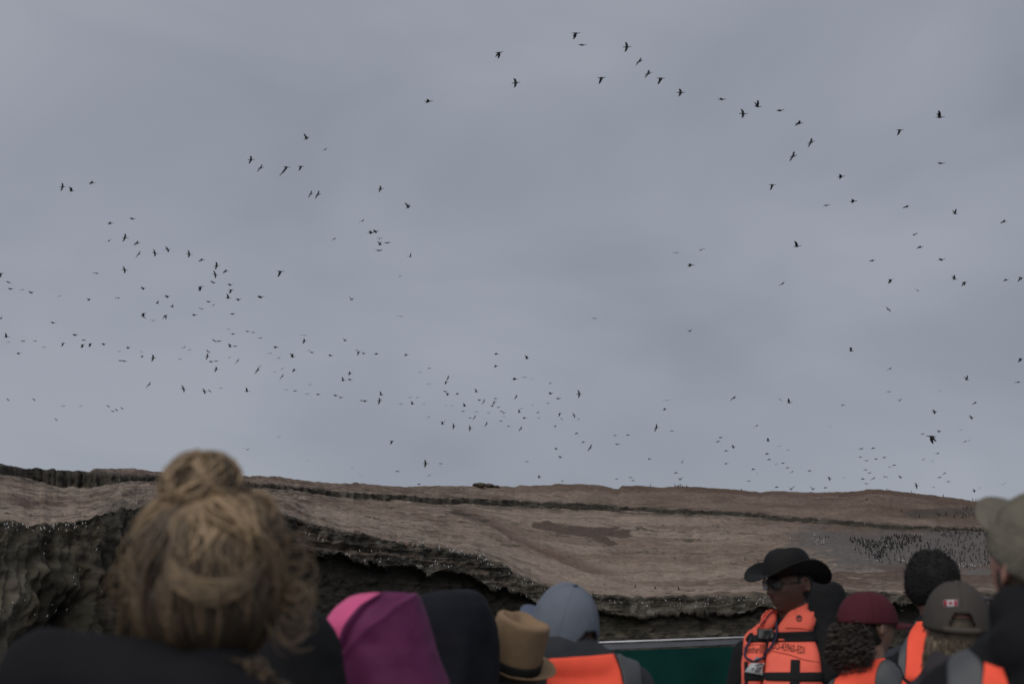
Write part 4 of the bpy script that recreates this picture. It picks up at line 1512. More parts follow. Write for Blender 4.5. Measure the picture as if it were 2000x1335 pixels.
for i in range(150):                                   # flyaway strands and the curls at her right ear
    sd = 1 if i < 95 else -1
    if sd > 0:
        c0 = Vector((.108 + U(-.012, .012), -.03 + U(-.03, .03), U(-.055, .055)))
        r = U(.010, .026)
        a0, da = U(0, 6.3), U(2.2, 5.2)
        pts = [hw(c0 + Vector((math.cos(a0 + da * k / 13) * r + .012 * k / 13, U(-.001, .001) + .01 * k / 13, math.sin(a0 + da * k / 13) * r * 1.2 - .022 * k / 13))) for k in range(14)]
    else:
        lon, z0 = -U(1.1, 1.9), U(-.08, .05)
        pts = []
        for k in range(12):
            f = k / 11
            p = surf(lon - .3 * f, z0 - .05 * f, 1.05 + .42 * f * U(.8, 1.05))
            p.z = z0 - .06 * f + .008 * math.sin(f * 8 + i)
            pts.append(hw(p))
    paths.append((pts, U(.0007, .0015), BL(min(.8, .30 + U(-.15, .3))), (1, .4)))
for i in range(46):
    x0 = U(.0, .09)
    pts = [hw(Vector((x0 + (U(.01, .05)) * f, -.105 + U(-.01, .01) + .02 * f, -.10 - .035 * f + .012 * math.sin(f * 6 + i)))) for f in [k / 9 for k in range(10)]]
    paths.append((pts, U(.0007, .0014), BL(.3 + U(-.1, .3)), (1, .4)))
locks(wo, 'hair_locks', paths, hair_mat, 4, under)

# ---------------------------------------------------------------- hooded people of the next row
bk = Person('person in a plain black hood, half hidden by the blonde hair', 560, 1312, 2.9, 1.0, hyaw=8, skin='mid', voxel=.011)
hood(bk, [(.130, -.03, .03, .03, .03), (.127, -.06, .05, .07, .06), (.112, -.09, .075, .10, .09), (.085, -.108, .092, .12, .105), (.045, -.118, .104, .128, .11), (0, -.122, .112, .13, .112), (-.06, -.128, .124, .13, .115), (-.12, -.16, .15, .14, .12), (-.2, -.22, .21, .16, .13)],
     cloth('black_hood_fabric', (.010, .0102, .0112)), wr=.007, seed=4, crease=lambda a, v: .004 * math.exp(-((a + 4 + 6 * v) / 3.5) ** 2))
bk.jacket(black_cloth, bulk=.03, voxel=.012)
bench_under(bk)

pk = Person('person in a pink and purple hooded jacket seen from behind', 752, 1268, 3.2, 1.0, hyaw=0, skin='mid', voxel=.011)
prow = [(.1215, -.035, .052, .03, .03), (.120, -.062, .062, .065, .05), (.112, -.086, .072, .095, .075), (.092, -.113, .078, .118, .095), (.065, -.132, .088, .128, .105), (.047, -.1395, .095, .132, .11), (.020, -.134, .104, .134, .11), (-.01, -.128, .114, .135, .11), (-.045, -.124, .126, .136, .11), (-.08, -.121, .140, .14, .112), (-.13, -.15, .17, .15, .12), (-.22, -.22, .23, .17, .13)]
purple = cloth('purple_shell_fabric', (.105, .0155, .066), bump=.6, bs=26, bd=.006, rough=.7, spec=.25)
pinkc = cloth('pink_shell_fabric', (.56, .088, .215), bump=.5, bs=26, bd=.005, rough=.7, spec=.25)
bound = lambda v: np.interp(v, [0, .18, .27, .36, .45, .545, .64, .73, .82, 1], [4, -5, -16, -22, -27, -36, -47, -60, -75, -90])


def fold(a, v):
    e = a - float(bound(v))
    w = float(np.interp(v, [0, .1, .27, .45, .64, .75], [95, 80, 43, 25, 11, 3]))                   # sunken strip between the seam and the long fold
    return -.013 * sst(3, 8, e) * (1 - sst(w * .75, w, e)) * (1 - sst(.60, .70, v)) * sst(.06, .26, v) + .004 * math.exp(-((e - w) / 7) ** 2) * (v < .68) * sst(.0, .12, v) + .005 * math.exp(-((a - 30) / 9) ** 2 - ((v - .62) / .10) ** 2) - .006 * math.exp(-((a - 2) / 10) ** 2 - ((v - .56) / .05) ** 2)


hp = hood(pk, prow, purple, a0=lambda v: float(bound(v)), a1=140, lift=.006, wr=.008, crease=fold, seed=9, n=80)
hood(pk, prow, pinkc, name='hood_panel', a0=-140, a1=lambda v: float(bound(v)) + 1.5, wr=.005, seed=21, n=30)['label'] = 'bright pink side panel of the hood'
pk.jacket(purple, bulk=.028, voxel=.012)
bench_under(pk)

nv = Person('person in a dark navy hood between the purple hood and tan hat', 888, 1266, 3.8, 1.0, hyaw=6, skin='mid', voxel=.011)
hood(nv, [(.152, -.035, .035, .03, .03), (.148, -.062, .055, .07, .06), (.135, -.085, .078, .10, .09), (.105, -.105, .098, .125, .105), (.065, -.115, .111, .135, .11), (.02, -.12, .117, .138, .11), (-.03, -.12, .119, .138, .11), (-.08, -.12, .118, .14, .112), (-.12, -.14, .125, .145, .115), (-.2, -.21, .2, .16, .13)],
     cloth('navy_hood_fabric', (.0085, .009, .0135), bump=.5), wr=.008, seed=31, crease=lambda a, v: .0035 * math.exp(-((a - 22 + 8 * v) / 3.0) ** 2) + .004 * math.sin(a * .11 + 9 * v) * v)
nv.jacket(cloth('navy_hood_fabric', ()), bulk=.026, voxel=.012)
bench_under(nv)

# ---------------------------------------------------------------- tan hat
th = Person('person wearing a tan straw trilby with a black band', 992, 1312, 4.0, 1.0, hyaw=-4, hpit=21, hroll=18, skin='fair', voxel=.011)
straw = material('tan_straw', (.245, .165, .100), rough=.85, var=.10, vscale=30, bump=.5, bscale=160, bdist=.002, spec=.15, wave=120)
Ti = (96, 18)
V, F = [], []
for j in range(Ti[1]):
    f = j / (Ti[1] - 1)
    for k in range(Ti[0]):
        t = 2 * math.pi * k / Ti[0]                      # 0 = front
        rx, ry = .082 - .007 * f, .100 - .012 * f
        h = .030 + f * (.125 + .012 * math.cos(t) * -1)
        pin = 1 - .22 * f ** 2 * math.exp(-((abs((math.degrees(t) + 180) % 360 - 180) - 42) / 22) ** 2)
        V.append((math.sin(t) * rx * pin, math.cos(t) * ry * pin, h))
n = Ti[0]
for j in range(Ti[1] - 1):
    for k in range(n):
        F.append((j * n + k, j * n + (k + 1) % n, (j + 1) * n + (k + 1) % n, (j + 1) * n + k))
top0 = (Ti[1] - 1) * n
prev = top0
for q_, dz in ((.93, .006), (.82, .004), (.66, -.008), (.45, -.020), (.22, -.026), (.04, -.027)):
    b0 = len(V)
    for k in range(n):
        v = V[top0 + k]
        yy = v[1] * q_
        V.append((v[0] * q_, yy, v[2] + dz + .012 * (1 - q_) * (yy / .09 < 0)))
    for k in range(n):
        F.append((prev + k, prev + (k + 1) % n, b0 + (k + 1) % n, b0 + k))
    prev = b0
F.append(tuple(range(prev, prev + n)))
hat = th.add('hat', V, F, straw, th.H)
V, F = [], []
for j in range(9):
    f = j / 8
    for k in range(n):
        t = 2 * math.pi * k / n
        bk_ = max(0, -math.cos(t))
        ft = max(0, math.cos(t))
        z = .030 + .020 * f * f * bk_ - .010 * f * ft + .014 * f * f * abs(math.sin(t))
        V.append((math.sin(t) * (.0815 + .043 * f), math.cos(t) * (.0995 + .045 * f), z))
for j in range(8):
    for k in range(n):
        F.append((j * n + k, j * n + (k + 1) % n, (j + 1) * n + (k + 1) % n, (j + 1) * n + k))
th.add('brim', V, F, straw, th.H, solid=.003, off=0, parent=hat)
V, F = [], []
for j in range(4):
    f = j / 3
    for k in range(n):
        t = 2 * math.pi * k / n
        V.append((math.sin(t) * (.0835 - .0017 * f), math.cos(t) * (.1015 - .003 * f), .034 + .026 * f))
for j in range(3):
    for k in range(n):
        F.append((j * n + k, j * n + (k + 1) % n, (j + 1) * n + (k + 1) % n, (j + 1) * n + k))
th.add('hat_band', V, F, cloth('black_ribbon', (.013, .013, .014), bump=.2, bs=200, bd=.001), th.H, solid=.002, off=1, parent=hat)
V, F = ellipsoid((0, -.016, -.01), (.083, .098, .10), 30)
hr_ = th.add('hair', V, F, material('grey_brown_hair', (.075, .060, .062), rough=.7, var=.5, vscale=50, bump=.6, bscale=120, bdist=.004), th.H)
paths = []
for i in range(240):
    lon = U(-1.5, 1.5)
    z0 = U(-.03, .02)
    pts = [th.H @ (Vector((math.sin(lon) * .083, -math.cos(lon) * .100 - .014, 0)) * (1 - .25 * f * f) + Vector((U(-.002, .002), 0, z0 - .10 * f))) for f in [k / 6 for k in range(7)]]
    c = U(.7, 1.9)
    paths.append((pts, U(.0012, .0026), (.07 * c, .058 * c, .062 * c), (1, .4)))
locks(th, 'hair_locks', paths, hair_mat, 4, hr_)
th.jacket(cloth('plum_jacket_fabric', (.03, .024, .03)), bulk=.024, voxel=.012)
bench_under(th)

# ---------------------------------------------------------------- blue-grey cap and orange vest
bc = Person('person in a blue-grey cap and orange vest beside the green board', 1103, 1219, 4.3, .93, byaw=14, hyaw=44, hpit=24, hroll=-5, skin='fair', hh=.70, voxel=.010)
blu = cloth('blue_grey_cap_cloth', (.125, .143, .175), bump=.35, bs=160, bd=.0015, var=.08)
cap = cap_dome(bc, blu, z0=-.006, back=-.034, r=(.097, .116, .137), arch=(2, 7, 25), lumps=.010)
cap_visor(bc, cloth('blue_cap_visor', (.085, .100, .145), bump=.2), cap, z0=-.004, length=.080, droop=.28, tilt=.12, r=(.094, .113))
bc.add('button', *ellipsoid((0, -.006, .132), (.010, .010, .006), 14), cloth('navy_button', (.02, .024, .06)), bc.H, parent=cap)
V, F = ellipsoid((0, -.014, -.012), (.083, .098, .105), 30)
hr_ = bc.add('hair', V, F, material('brown_hair_core', (.060, .034, .022), rough=.7, var=.5, vscale=50, bump=.6, bscale=120, bdist=.004), bc.H)
paths = []
for i in range(260):
    lon = U(-1.1, 1.2)
    z0 = U(-.05, .0)
    pts = [bc.H @ (Vector((math.sin(lon) * .084, -math.cos(lon) * .103 - .012, 0)) + Vector((.016 * f * math.sin(lon) + U(-.002, .002), -.008 * f, z0 - .085 * f + .004 * math.sin(f * 6 + i)))) for f in [k / 7 for k in range(8)]]
    c = U(.6, 1.7)
    paths.append((pts, U(.0011, .0024), (.085 * c, .047 * c, .030 * c), (1, .35)))
locks(bc, 'hair_locks', paths, hair_mat, 4, hr_)
gj = cloth('dark_grey_jacket_fabric', (.032, .034, .038))
bc.jacket(gj, bulk=.026, voxel=.010, width=.022, extra=[capsule((-.07, -.05, .565), (.07, -.05, .565), .05, .05), capsule((-.04, -.01, .59), (.04, -.01, .59), .055, .055)])
vest = bc.patch('vest', [(1070, 1288), (1068, 1330), (1064, 1380)], [(1196, 1279), (1211, 1312), (1222, 1380)], orange, off=.008, nu=26, nv=18)
bc.patch('reflective_band', [(1201, 1280), (1214, 1312), (1224, 1380)], [(1231, 1281), (1247, 1300), (1256, 1380)], band_grey, off=.009, parent=vest, nu=12, nv=16)
bench_under(bc)
# ---------------------------------------------------------------- the guide
gd = Person('person in a black bush hat and glasses, orange life vest with lanyard, standing', 1541, 1143, 6.0, 1.0, byaw=152, hyaw=120, hpit=-4, hroll=0, skin='dark', hh=.79, standing=True, nose=1.1, voxel=.0048)
black_knit = cloth('black_sleeve_cloth', (.011, .011, .012))
gd.jacket(black_knit, bulk=.020, voxel=.009, width=.012, extra=[capsule((-.05, .0, .62), (.05, .0, .62), .062, .062)])
felt = material('black_felt', (.0075, .0075, .008), rough=.8, var=.15, vscale=20, bump=.2, bscale=120, bdist=.002, spec=.2)
n = 84
V, F = [], []
for j in range(14):                                     # crown
    f = j / 13
    la = f * math.pi / 2
    for k in range(n):
        t = 2 * math.pi * k / n
        c = math.cos(la) ** .55
        x, y = math.sin(t) * .091 * c, math.cos(t) * .114 * c
        z = .045 + .115 * math.sin(la) ** 1.0 - .020 * math.exp(-(x / .022) ** 2) * sst(.55, .95, f) - .010 * math.exp(-((abs(x) - .055) / .018) ** 2) * (y > .02) * sst(.4, .8, f)
        V.append((x, y, z))
for j in range(13):
    for k in range(n):
        F.append((j * n + k, j * n + (k + 1) % n, (j + 1) * n + (k + 1) % n, (j + 1) * n + k))
F.append(tuple(range(13 * n, 14 * n)))
hat = gd.add('hat', V, F, felt, gd.H)
V, F = [], []
for j in range(12):
    f = j / 11
    for k in range(n):
        t = 2 * math.pi * k / n
        s2, c1 = math.sin(t) ** 2, math.cos(t)
        z = .047 + .056 * s2 * f ** 1.5 - (.032 if c1 > 0 else .050) * c1 * c1 * f ** 1.4 + .012 * f * (c1 > 0) * c1 * c1
        V.append((math.sin(t) * (.091 + .070 * f - .016 * f * f * s2), math.cos(t) * (.114 + .082 * f), z))
for j in range(11):
    for k in range(n):
        F.append((j * n + k, j * n + (k + 1) % n, (j + 1) * n + (k + 1) % n, (j + 1) * n + k))
gd.add('brim', V, F, felt, gd.H, solid=.005, off=0, sub=1, parent=hat)
gd.add('eyelet', *ellipsoid((.081, -.035, .105), (.004, .006, .006), 10), alu, gd.H, parent=hat)
# glasses
frame = material('dark_glasses_frame', (.02, .02, .022), rough=.35, var=.05, spec=.5)
lensm = material('smoky_lens', (.35, .35, .37), rough=.12, var=.02, spec=.6)
lb = lensm.node_tree.nodes['Principled BSDF']
lb.inputs['Transmission Weight'].default_value = .9
lb.inputs['IOR'].default_value = 1.1
V, F = [], []
for sx in (-1, 1):
    ring = [gd.H @ Vector((sx * (.034 + .026 * math.cos(a)), .104 - .016 * max(0, math.cos(a)) ** 2, .008 + .019 * math.sin(a))) for a in [2 * math.pi * k / 18 for k in range(19)]]
    v, f = tube_path(ring, .0018, 6)
    b = len(V); V += v; F += [tuple(b + k for k in q_) for q_ in f]
    v, f = tube_path([gd.H @ Vector((sx * .060, .090, .014)), gd.H @ Vector((sx * .076, .06, .016)), gd.H @ Vector((sx * .084, -.012, .012)), gd.H @ Vector((sx * .084, -.03, -.006))], .0020, 6)
    b = len(V); V += v; F += [tuple(b + k for k in q_) for q_ in f]
v, f = tube_path([gd.H @ Vector((-.009, .110, .012)), gd.H @ Vector((0, .113, .015)), gd.H @ Vector((.009, .110, .012))], .0018, 6)
b = len(V); V += v; F += [tuple(b + k for k in q_) for q_ in f]
gl = gd.add('glasses', V, F, frame)
for sx in (-1, 1):
    V = [Vector((sx * (.034 + .025 * rr * math.cos(a)), .1045 - .015 * max(0, rr * math.cos(a)) ** 2, .008 + .018 * rr * math.sin(a))) for rr in (.02, .5, 1) for a in [2 * math.pi * k / 16 for k in range(16)]]
    F = [(r_ * 16 + k, r_ * 16 + (k + 1) % 16, (r_ + 1) * 16 + (k + 1) % 16, (r_ + 1) * 16 + k) for r_ in (0, 1) for k in range(16)] + [tuple(range(16))]
    gd.add('lens', V, F, lensm, gd.H, solid=.0015, parent=gl)
v, f = tube_path([gd.H @ Vector((-.088, .07, .008)), gd.H @ Vector((-.094, .07, -.03)), gd.H @ Vector((-.086, .055, -.075)), gd.H @ Vector((-.06, .03, -.12))], .0012, 5)
gd.add('glasses_cord', v, f, frame, parent=gl)
for sx in (-1, 1):
    gd.add('eyebrow', *merge([capsule((sx * .018, .098, .029), (sx * .035, .098, .033), .0035, .0038, 8), capsule((sx * .035, .098, .033), (sx * .052, .089, .029), .0038, .002, 8)]), black_cloth, gd.H)
V, F = ellipsoid((0, -.018, .012), (.080, .094, .095), 30)
V = [v for v in V]
gd.add('hair', V, F, material('black_hair', (.014, .012, .011), rough=.6, var=.3, vscale=60, bump=.6, bscale=150, bdist=.003), gd.H)
# life vest: two padded halves, shoulder straps, webbing
lv = cloth('orange_life_vest_nylon', (.80, .140, .092), bump=.55, bs=30, bd=.006, rough=.7, var=.06)
vp = gd.patch('life_vest', [(1501, 1181), (1480, 1191), (1468, 1211), (1458, 1235), (1454, 1254), (1451.5, 1276), (1453, 1307), (1454, 1345), (1454, 1380)],
              [(1515, 1180), (1516, 1190), (1520, 1208), (1516, 1222), (1504, 1240), (1499, 1256), (1496, 1285), (1492, 1320), (1490, 1345), (1489, 1380)], lv, off=.010, pad=.030, nu=22, nv=46, thick=.012)
vq = gd.patch('life_vest_half', [(1571, 1173), (1556, 1185), (1543, 1198), (1525, 1216), (1505, 1240), (1500, 1256), (1497, 1285), (1493, 1320), (1491, 1345), (1490, 1380)],
              [(1612, 1172), (1609, 1180), (1602, 1193), (1590, 1217), (1586, 1235), (1595, 1256), (1602, 1280), (1605, 1314), (1607, 1335), (1608, 1380)], lv, off=.010, pad=.030, nu=30, nv=46, thick=.012, parent=vp)
vs = gd.patch('shoulder_strap', [(1572, 1171), (1588, 1168), (1612, 1170)], [(1590, 1182), (1610, 1180), (1650, 1190)], lv, off=.010, pad=.012, nu=8, nv=14, thick=.010, parent=vp)
vb = gd.bvh_of(vp, vq, gd.jk)
web = lambda nm, a, b_, **k: gd.patch(nm, a, b_, webbing, off=.005, thick=.003, bvh=vb, parent=vp, **k)
web('chest_strap', [(1453, 1236.5), (1451, 1254)], [(1586, 1231), (1597, 1253)], nu=40, nv=5)
web('waist_strap', [(1455, 1313), (1455, 1328)], [(1607, 1312), (1609, 1330)], nu=40, nv=5)
web('leg_strap', [(1545, 1288), (1543, 1330), (1541, 1380)], [(1563, 1288.5), (1562, 1330), (1560, 1380)], nu=6, nv=16)
web('side_strap', [(1455, 1292), (1456, 1330), (1456, 1380)], [(1461.5, 1292), (1461.5, 1330), (1461, 1380)], nu=3, nv=14)
web('zip', [(1498, 1242), (1497, 1270)], [(1504, 1242), (1499, 1270)], nu=3, nv=8)
gd.patch('buckle', [(1481, 1229), (1481, 1250)], [(1513, 1224), (1512, 1247)], material('black_plastic', (.02, .02, .022), rough=.4, spec=.5), off=.012, nu=8, nv=6, thick=.010, bvh=vb, parent=vp)


def ribbon(name, pts, rad, mat, off, parent):
    P_ = []
    for (x0, y0), (x1, y1) in zip(pts, pts[1:]):
        for k in range(5):
            f = k / 5
            P_.append(gd.cast(x0 + (x1 - x0) * f, y0 + (y1 - y0) * f, off, vb)[0])
    P_.append(gd.cast(*pts[-1], off, vb)[0])
    for _ in range(2):
        P_ = [P_[0]] + [(P_[i - 1] + P_[i] * 2 + P_[i + 1]) / 4 for i in range(1, len(P_) - 1)] + [P_[-1]]
    v, f = tube_path(P_, rad, 7)
    return gd.add(name, v, f, mat, parent=parent)


lan = cloth('navy_lanyard', (.030, .030, .055), bump=.2)
dko = cloth('dark_orange_stitch_fold', (.30, .05, .035), bump=.1)
ribbon('seam', [(1534, 1225.5), (1560, 1226), (1584, 1229)], .0016, dko, .002, vp)
ribbon('seam', [(1506, 1271), (1540, 1277), (1570, 1288), (1600, 1293)], .0016, dko, .002, vp)  # a fold, its crease shade drawn as a darker orange line
ribbon('seam', [(1456, 1262), (1475, 1258), (1497, 1259)], .0014, dko, .002, vp)
gd.patch('yellow_patch', [(1582, 1172), (1580, 1177)], [(1600, 1171), (1603, 1178)], cloth('pale_yellow_nylon', (.40, .27, .10)), off=.004, nu=6, nv=4, thick=.001, bvh=gd.bvh_of(vs), parent=vp)  # pale yellow patch on the shoulder strap
la_ = ribbon('lanyard', [(1520, 1214), (1520.5, 1232), (1516, 1252), (1505, 1272), (1492, 1284), (1478, 1291), (1474, 1294)], .0055, lan, .012, gd.root)
ribbon('lanyard_side', [(1513, 1188), (1500, 1207), (1489, 1222)], .0022, lan, .010, la_)
ribbon('lanyard_loop', [(1470, 1248), (1462, 1264), (1458, 1280), (1460, 1286), (1474, 1294)], .0050, lan, .012, la_)
bdg = gd.patch('badge', [(1469, 1296), (1459, 1312.5)], [(1498, 1296), (1488, 1318)], material('clear_badge_sleeve', (.36, .37, .38), rough=.25, var=.25, vscale=60, spec=.5), off=.016, nu=8, nv=6, thick=.003, bvh=vb, parent=la_)
bb = gd.bvh_of(bdg)
for a, b_ in (([(1470, 1303), (1467, 1308)], [(1474, 1303), (1471, 1308)]), ([(1479, 1300), (1473, 1311)], [(1488, 1301), (1482, 1312)]), ([(1478, 1293), (1474, 1300)], [(1494, 1292), (1490, 1297)])):
    gd.patch('badge_print', a, b_, material('grey_print', (.12, .12, .13), var=.3, vscale=120), off=.0035, nu=4, nv=4, thick=.0005, bvh=bb, parent=la_)
gd.patch('badge_clip', [(1478, 1285), (1473, 1292)], [(1480, 1285), (1486, 1292)], material('grey_blue_plastic', (.16, .18, .22), rough=.35), off=.014, nu=4, nv=4, thick=.002, bvh=vb, parent=la_)
gd.patch('collar_edge', [(1583, 1160), (1579, 1172)], [(1590, 1159), (1588, 1166)], cloth('pale_collar', (.22, .22, .23)), off=.004, nu=4, nv=4, bvh=vb)
ink = material('black_ink', (.05, .022, .018), rough=.8, var=.2)


def lettering(person, bvh, text, x0, y0, x1, y1, h, parent, mat, lean=0.0, off=.0035):
    """printed text: baseline from (x0, y0) to (x1, y1), cap height h, laid on the cloth"""
    cu = bpy.data.curves.new('t', 'FONT')
    cu.body = text
    cu.resolution_u = 2
    o = bpy.data.objects.new('t', cu)
    COL.objects.link(o)
    dg = bpy.context.evaluated_depsgraph_get()
    dg.update()
    me = bpy.data.meshes.new_from_object(o.evaluated_get(dg))
    bpy.data.objects.remove(o)
    bm = bmesh.new()
    bm.from_mesh(me)
    xs = [v.co.x for v in bm.verts]
    w = max(xs) - min(xs)
    mxn = min(xs)
    V = []
    for v in bm.verts:
        f = (v.co.x - mxn) / w
        g = v.co.y / .69
        px = x0 + (x1 - x0) * f + lean * g
        py = y0 + (y1 - y0) * f - h * g
        V.append(person.cast(px, py, off, bvh)[0])
    F = [tuple(v.index for v in f.verts) for f in bm.faces]
    bm.free()
    return person.add('lettering', V, F, mat, smooth=False, parent=parent, recalc=False)


lettering(gd, vb, 'CO-43960-EDI', 1507, 1266.5, 1572, 1277, 14.5, vp, ink, 0)
lettering(gd, vb, 'Gunther', 1454, 1274.5, 1482, 1275.5, 14, vp, ink, 1)
lettering(gd, vb, 'III', 1483.5, 1275.5, 1491.5, 1275, 16, vp, ink, 1)
# round emblem: ring, dark dome, wave
V, F = [], []
for i, (r0, r1) in enumerate(((4.6, 6.3),)):
    for k in range(20):
        a = 2 * math.pi * k / 20
        for r in (r0, r1):
            V.append(gd.cast(1561 + math.cos(a) * r * .92, 1207 - math.sin(a) * r, .0035, vb)[0])
    F += [(2 * k, 2 * k + 1, (2 * k + 3) % 40, (2 * k + 2) % 40) for k in range(20)]
b = len(V)
for k in range(11):
    a = math.pi * k / 10
    V.append(gd.cast(1561.6 + math.cos(a) * 4.0, 1206 - math.sin(a) * 4.0, .0036, vb)[0])
F.append(tuple(range(b, b + 11)))
b = len(V)
for k in range(6):
    for dy in (1.6, 2.8):
        V.append(gd.cast(1557.5 + k * 1.4, 1206.5 + dy + .5 * math.sin(k * 1.6), .0036, vb)[0])
F += [(b + 2 * k, b + 2 * k + 1, b + 2 * k + 3, b + 2 * k + 2) for k in range(5)]
gd.add('emblem', V, F, material('dark_emblem_print', (.05, .03, .035)), smooth=False, parent=vp, recalc=False)

# the dark hood behind the guide's shoulder
bh = Person('person in a black hood hidden behind the guide with only the hood showing', 1613, 1186, 7.1, 1.0, hyaw=30, skin='dark', voxel=.012, standing=True)
hood(bh, [(.128, -.03, .03, .03, .03), (.124, -.06, .055, .07, .06), (.108, -.085, .08, .10, .08), (.075, -.10, .098, .115, .095), (.03, -.108, .110, .12, .1), (-.02, -.112, .116, .122, .1), (-.08, -.13, .125, .13, .105), (-.18, -.2, .19, .15, .12)],
     cloth('black_hood_fabric', ()), wr=.004, seed=14)
bh.jacket(black_cloth, bulk=.024, voxel=.013)

# ---------------------------------------------------------------- dark curls at the back right
af = Person('person with short black curly hair facing the island, orange vest strap', 1818, 1142, 5.4, 1.0, byaw=10, hyaw=14, hpit=0, skin='dark', hh=.80, voxel=.010)
Vc, Fc = ellipsoid((0, -.010, .018), (.097, .108, .112), 48)
Vc = [v + v.normalized() * (.006 * noise.noise(v * 55) + .010 * noise.noise(v * 20)) for v in Vc]
blackhair = material('black_curly_hair', (.013, .012, .012), rough=.8, var=.4, vscale=70, bump=.8, bscale=160, bdist=.006, spec=.15)
hr_ = af.add('hair', Vc, Fc, blackhair, af.H)
paths = []
for i in range(900):
    la, lo = math.asin(U(-.55, 1)), U(-math.pi, math.pi)
    if abs(lo) > 2.2 and la < .45: continue
    dv = Vector((math.sin(lo) * math.cos(la), -math.cos(lo) * math.cos(la), math.sin(la)))
    c = Vector((dv.x * .097, dv.y * .108 - .010, dv.z * .112 + .018))
    e1 = dv.orthogonal().normalized()
    e2 = dv.cross(e1)
    ph = U(0, 6)
    ln = max(.002, U(.004, .012) + .016 * noise.noise(c * 22))
    paths.append(([af.H @ (c + dv * (ln * k / 7 - .003) + (e1 * math.cos(ph + k * .95) + e2 * math.sin(ph + k * .95)) * .0042) for k in range(8)], .0016, (.013, .012, .012), (1, .5)))
locks(af, 'hair_curls', paths, hair_mat, 3, hr_)
af.jacket(cloth('black_hood_fabric', ()), bulk=.022, voxel=.011, slope=.02, extra=[capsule((-.04, -.02, .64), (.04, -.02, .64), .062, .062)])
fl = cloth('orange_vest_fabric', ())
v9 = af.patch('vest', [(1794, 1215), (1782, 1230), (1774, 1250), (1771, 1276), (1768, 1330)], [(1806, 1214), (1812, 1232), (1820, 1255), (1824, 1285), (1826, 1330)], fl, off=.008, nu=12, nv=16)
af.patch('reflective_band', [(1785, 1211), (1770, 1226), (1758, 1250), (1754, 1280), (1752, 1330)], [(1794, 1215), (1782, 1230), (1774, 1250), (1771, 1276), (1768, 1330)], band_grey, off=.009, parent=v9, nu=8, nv=14)
af.patch('shoulder_piece', [(1781, 1203), (1772, 1216)], [(1787, 1210), (1778, 1219)], fl, off=.012, parent=v9, nu=4, nv=6)
bench_under(af)

# ---------------------------------------------------------------- maroon cap, long dark curls
mr_ = Person('person in a maroon cap over long dark curls, turned in profile, orange vest', 1696, 1224, 4.7, .93, byaw=-10, hyaw=-56, hpit=-1, hroll=3, skin='mid', hh=.80, voxel=.0065)
maroon = cloth('maroon_cap_cloth', (.066, .0135, .0215), bump=.6, bs=120, bd=.002)
cap = cap_dome(mr_, maroon, z0=.018, back=-.004, r=(.093, .112, .100), lumps=.010)
cap_visor(mr_, maroon, cap, z0=.020, length=.098, droop=.24, tilt=.06, r=(.093, .112))
mr_.add('button', *ellipsoid((0, -.006, .118), (.008, .008, .004), 12), maroon, mr_.H, parent=cap)
Vc, Fc = merge([ellipsoid((0, -.036, -.012), (.073, .078, .085), 30), ellipsoid((0, -.075, -.065), (.082, .062, .070), 26)])
Vc = [v + v.normalized() * .008 * noise.noise(v * 40) for v in Vc]
dk = material('dark_curl_core', (.018, .014, .012), rough=.8, var=.5, vscale=60, bump=.8, bscale=110, bdist=.006, spec=.15)
hr_ = mr_.add('hair', Vc, Fc, dk, mr_.H)
paths = []
for i in range(620):
    big = i % 3
    c0, rr = (Vector((0, -.030, -.012)), (.082, .084, .088)) if big == 0 else (Vector((0, -.078, -.066)), (.088, .068, .076))
    la, lo = math.asin(U(-1, .7)), U(-2.0, 2.0)
    dv = Vector((math.sin(lo) * math.cos(la), -math.cos(lo) * math.cos(la), math.sin(la)))
    c = c0 + Vector((dv.x * rr[0], dv.y * rr[1], dv.z * rr[2]))
    if c.y > .01 or c.z > .012 or (c.x > .028 and c.y > -.078): continue
    ph, cr_ = U(0, 6), U(.007, .013)
    ax = Vector((U(-.4, .4), -.3, -1)).normalized()
    e1 = ax.orthogonal().normalized()
    e2 = ax.cross(e1)
    ln = U(.03, .065)
    t = U(.5, 2.6) * (1 if U(0, 1) < .8 else 2.2)
    paths.append(([mr_.H @ (c + dv * .006 + ax * ln * (k / 16 - .4) * 1.15 + (e1 * math.cos(ph + k * .72) + e2 * math.sin(ph + k * .72)) * cr_) for k in range(17)], U(.0013, .0026), (.020 * t, .0155 * t, .013 * t), (1, .6)))
locks(mr_, 'hair_curls', paths, hair_mat, 4, hr_)
mr_.jacket(black_cloth, bulk=.024, voxel=.010, extra=[capsule((-.05, -.01, .64), (.05, -.01, .64), .058, .058)])
v8 = mr_.patch('vest', [(1641, 1304), (1622, 1325), (1605, 1345), (1596, 1380)], [(1791, 1275), (1789, 1290), (1798, 1313), (1782, 1336), (1772, 1380)], orange, off=.008, nu=34, nv=20)
mr_.patch('reflective_band', [(1641, 1305), (1622, 1325), (1607, 1337), (1580, 1380)], [(1645, 1303.5), (1635, 1322), (1631, 1338), (1628, 1380)], band_grey, off=.013, parent=v8, nu=8, nv=12)
mr_.patch('reflective_band', [(1733, 1285), (1716, 1298), (1708, 1322), (1706, 1380)], [(1782, 1282), (1771, 1298), (1759, 1322), (1752, 1380)], band_grey, off=.014, parent=v8, nu=12, nv=14)
tape = cloth('pale_pink_tape', (.55, .36, .38), bump=.1)
mr_.patch('label_tape', [(1753, 1276), (1752, 1281)], [(1762, 1274.5), (1763, 1280)], tape, off=.018, parent=v8, nu=4, nv=3, thick=.001)
mr_.patch('label_tape', [(1768, 1279.5), (1766, 1282.5)], [(1785, 1274), (1783, 1284)], tape, off=.018, parent=v8, nu=5, nv=3, thick=.001)
bench_under(mr_)

